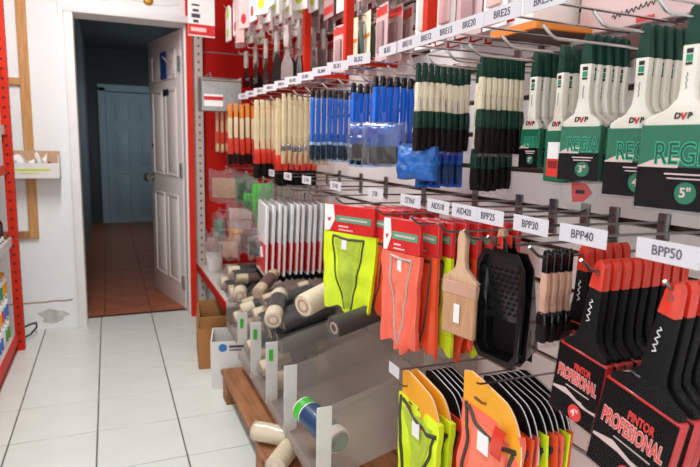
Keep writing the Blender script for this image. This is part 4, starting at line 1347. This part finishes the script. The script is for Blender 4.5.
# little wall tray with papers
t = thing('wall_tray', (-.40, BY - .024, .965))
tag(t, 'white open tray with crumpled papers fixed on the pine frame', 'tray')
build(MB().box((0, -.11, .045), (.26, .006, .09)), 'front', 'box_white', t, bevel=.001, seg=1)
build(MB().box((0, -.003, .08), (.26, .006, .16)), 'back', 'handle_wood', t)
build(MB().box((-.127, -.055, .06), (.006, .11, .12)), 'side', 'box_white', t)
build(MB().box((.127, -.055, .07), (.006, .11, .14)), 'side', 'box_white', t)
build(MB().box((0, -.055, .003), (.26, .11, .006)), 'base', 'box_white', t)
build(MB().box((-.02, -.1135, .05), (.2, .001, .012)).box((-.03, -.1135, .03), (.1, .001, .006)), 'print', 'lime_card', t)
for k, (x, w, z, lab) in enumerate(((-.065, .12, .075, 'crumpled white paper in the wall tray, the larger wad'), (.03, .06, .09, 'folded white paper upright in the wall tray'))):
    pp = tag(build(MB().sheet(lambda u, v: ((u - .5) * w, .03 * math.sin(u * 8 + v * 5 + k) * .6, (v - .5) * .09 + .02 * math.sin(u * 6 + k)), 8, 8, .004), 'paper', 'card_white', None, (-.40 + x, BY - .08, .965 + z), smooth=True), lab, 'paper', 'papers in the wall tray')
tag(build(MB().tube([(0, 0, 0), (.02, 0, .09)], .006, 8), 'marker_pen', 'ink_black', None, (-.345, BY - .08, .972)), 'black marker pen standing in the wall tray', 'pen')
# red gondola
t = thing('red_shelving', (-.5, 2.7, 0))
tag(t, 'red metal shelving with perforated upright at the left edge', 'shelving')
Y0, Y1 = -.9, .93
for yy in (Y1, Y1 - .95):
    u = build(MB().box((.0, yy, 1.05), (.045, .05, 2.1)), 'upright', 'red_paint', t, bevel=.002, seg=1)
    hm = MB()
    for k in range(41):
        hm.box((.0, yy - .0255, .06 + .05 * k), (.012, .002, .012))
        hm.box((.023, yy, .06 + .05 * k), (.002, .012, .012))
    build(hm, 'slot_row', 'ink_black', u)['kind'] = 'stuff'
    build(MB().box((-.45, yy, 1.05), (.045, .05, 2.1)), 'upright', 'red_paint', t)
for z, m in ((.085, 'red_paint'), (.635, 'steel_shelf'), (1.03, 'red_paint'), (1.24, 'steel_shelf'), (1.55, 'red_paint')):
    s_ = build(MB().box((-.23, (Y0 + Y1) / 2, z), (.42, Y1 - Y0 - .06, .02)), 'shelf_board', 'steel_shelf', t)
    build(MB().box((-.012, (Y0 + Y1) / 2, z), (.014, Y1 - Y0 - .055, .05)), 'shelf_front', m, s_, bevel=.002, seg=1)
build(MB().box((-.03, (Y0 + Y1) / 2, .03), (.02, Y1 - Y0, .06)), 'kick_plate', 'red_dark', t)
build(MB().box((-.46, (Y0 + Y1) / 2, 1.05), (.012, Y1 - Y0, 2.1)), 'back_panel', 'red_dark', t)  # added unseen dark panel, keeps white wall bounce out of the glossy blacks
# cans and bottles on it
cols = [('green_leaf', 'lime green'), ('card_white', 'white'), ('blue_card', 'blue'), ('red_plastic', 'red'), ('header_yellow', 'yellow'), ('logo_green', 'dark green')]


def can(m, h=.125, r=.031):
    return ('spray_can', [('can', MB().lathe([(r * .96, 0), (r, .004), (r, h * .8), (r * .7, h * .87)], 14).mesh('can', 'card_white', smooth=True)),
                          ('label_wrap', MB().lathe([(r * 1.01, h * .1), (r * 1.01, h * .62)], 14).mesh('label_wrap', m, smooth=True)),
                          ('cap', MB().lathe([(r * .72, h * .86), (r * .72, h), (r * .6, h * 1.0)], 12).mesh('cap', m, smooth=True))])


cans = [can(m) for m, _ in cols]
for tier in range(3):
    for k in range(10):
        q = (k * 5 + tier * 2 + (k // 3)) % 6
        place(cans[q], (-.568, 2.92 + .07 * k, .096 + .1255 * tier), 0, '%s spray can, %s from the door in the %s layer of the bottom shelf' % (cols[q][1], 'first' if k == 9 else ORD[9 - k], ('lowest', 'middle', 'top')[tier]), 'spray can', 'spray cans on the bottom shelf')
bot = ('bottle', [('body', MB().lathe([(.024, 0), (.026, .005), (.026, .10), (.012, .125)], 14).mesh('body', 'black_plastic', smooth=True)), ('base_band', MB().lathe([(.0265, .008), (.0265, .03)], 14).mesh('base_band', 'card_white')), ('cap', MB().lathe([(.013, .125), (.013, .15), (.01, .152)], 12).mesh('cap', 'black_matte', smooth=True))])
for k in range(10):
    place(bot, (-.56, 2.94 + .066 * k, .6455), 0, 'black bottle with a white foot, %s from the door on the middle shelf' % ('first' if k == 9 else ORD[9 - k]), 'bottle', 'black bottles on the middle shelf')
for k in range(10):
    place(bot, (-.56, 2.94 + .066 * k, 1.0405), 0, 'black bottle with a white foot, %s from the door on the upper shelf' % ('first' if k == 9 else ORD[9 - k]), 'bottle', 'black bottles on the upper shelf')
for k in range(7):
    m, nm = (('red_card', 'red'), ('pale_pink', 'pink'), ('purple', 'purple'))[k % 3]
    b_ = ('carton_pack', [('pack', MB().box((0, 0, .12), (.07, .085, .24)).mesh('pack', m, bevel=.003, seg=1)), ('print_band', MB().box((.036, 0, .16), (.002, .08, .04)).mesh('print_band', 'card_white'))])
    place(b_, (-.572, 2.96 + .095 * k, 1.2505), 0, '%s upright pack, %s from the door on the top shelf' % (nm, 'first' if k == 6 else ORD[6 - k]), 'pack', 'upright packs on the top shelf')
# cable by the skirting
tag(build(MB().tube([(-.50, 3.80, .02), (-.47, 3.82, .03), (-.44, 3.86, .06), (-.45, 3.92, .07), (-.49, 3.96, .05), (-.55, 3.97, .02)], .006, 6), 'cable', 'cable', smooth=True), 'black cable loop on the floor at the end of the red shelf', 'cable')
tag(build(MB().lathe([(.03, 0), (.03, .008), (.018, .02), (.004, .021)], 16, Matrix.Translation((.27, BY, 2.07)) @ Matrix.Rotation(math.radians(90), 4, 'X')), 'wall_fitting', 'brass', smooth=True), 'small round brass coloured fitting above the door casing', 'fitting')
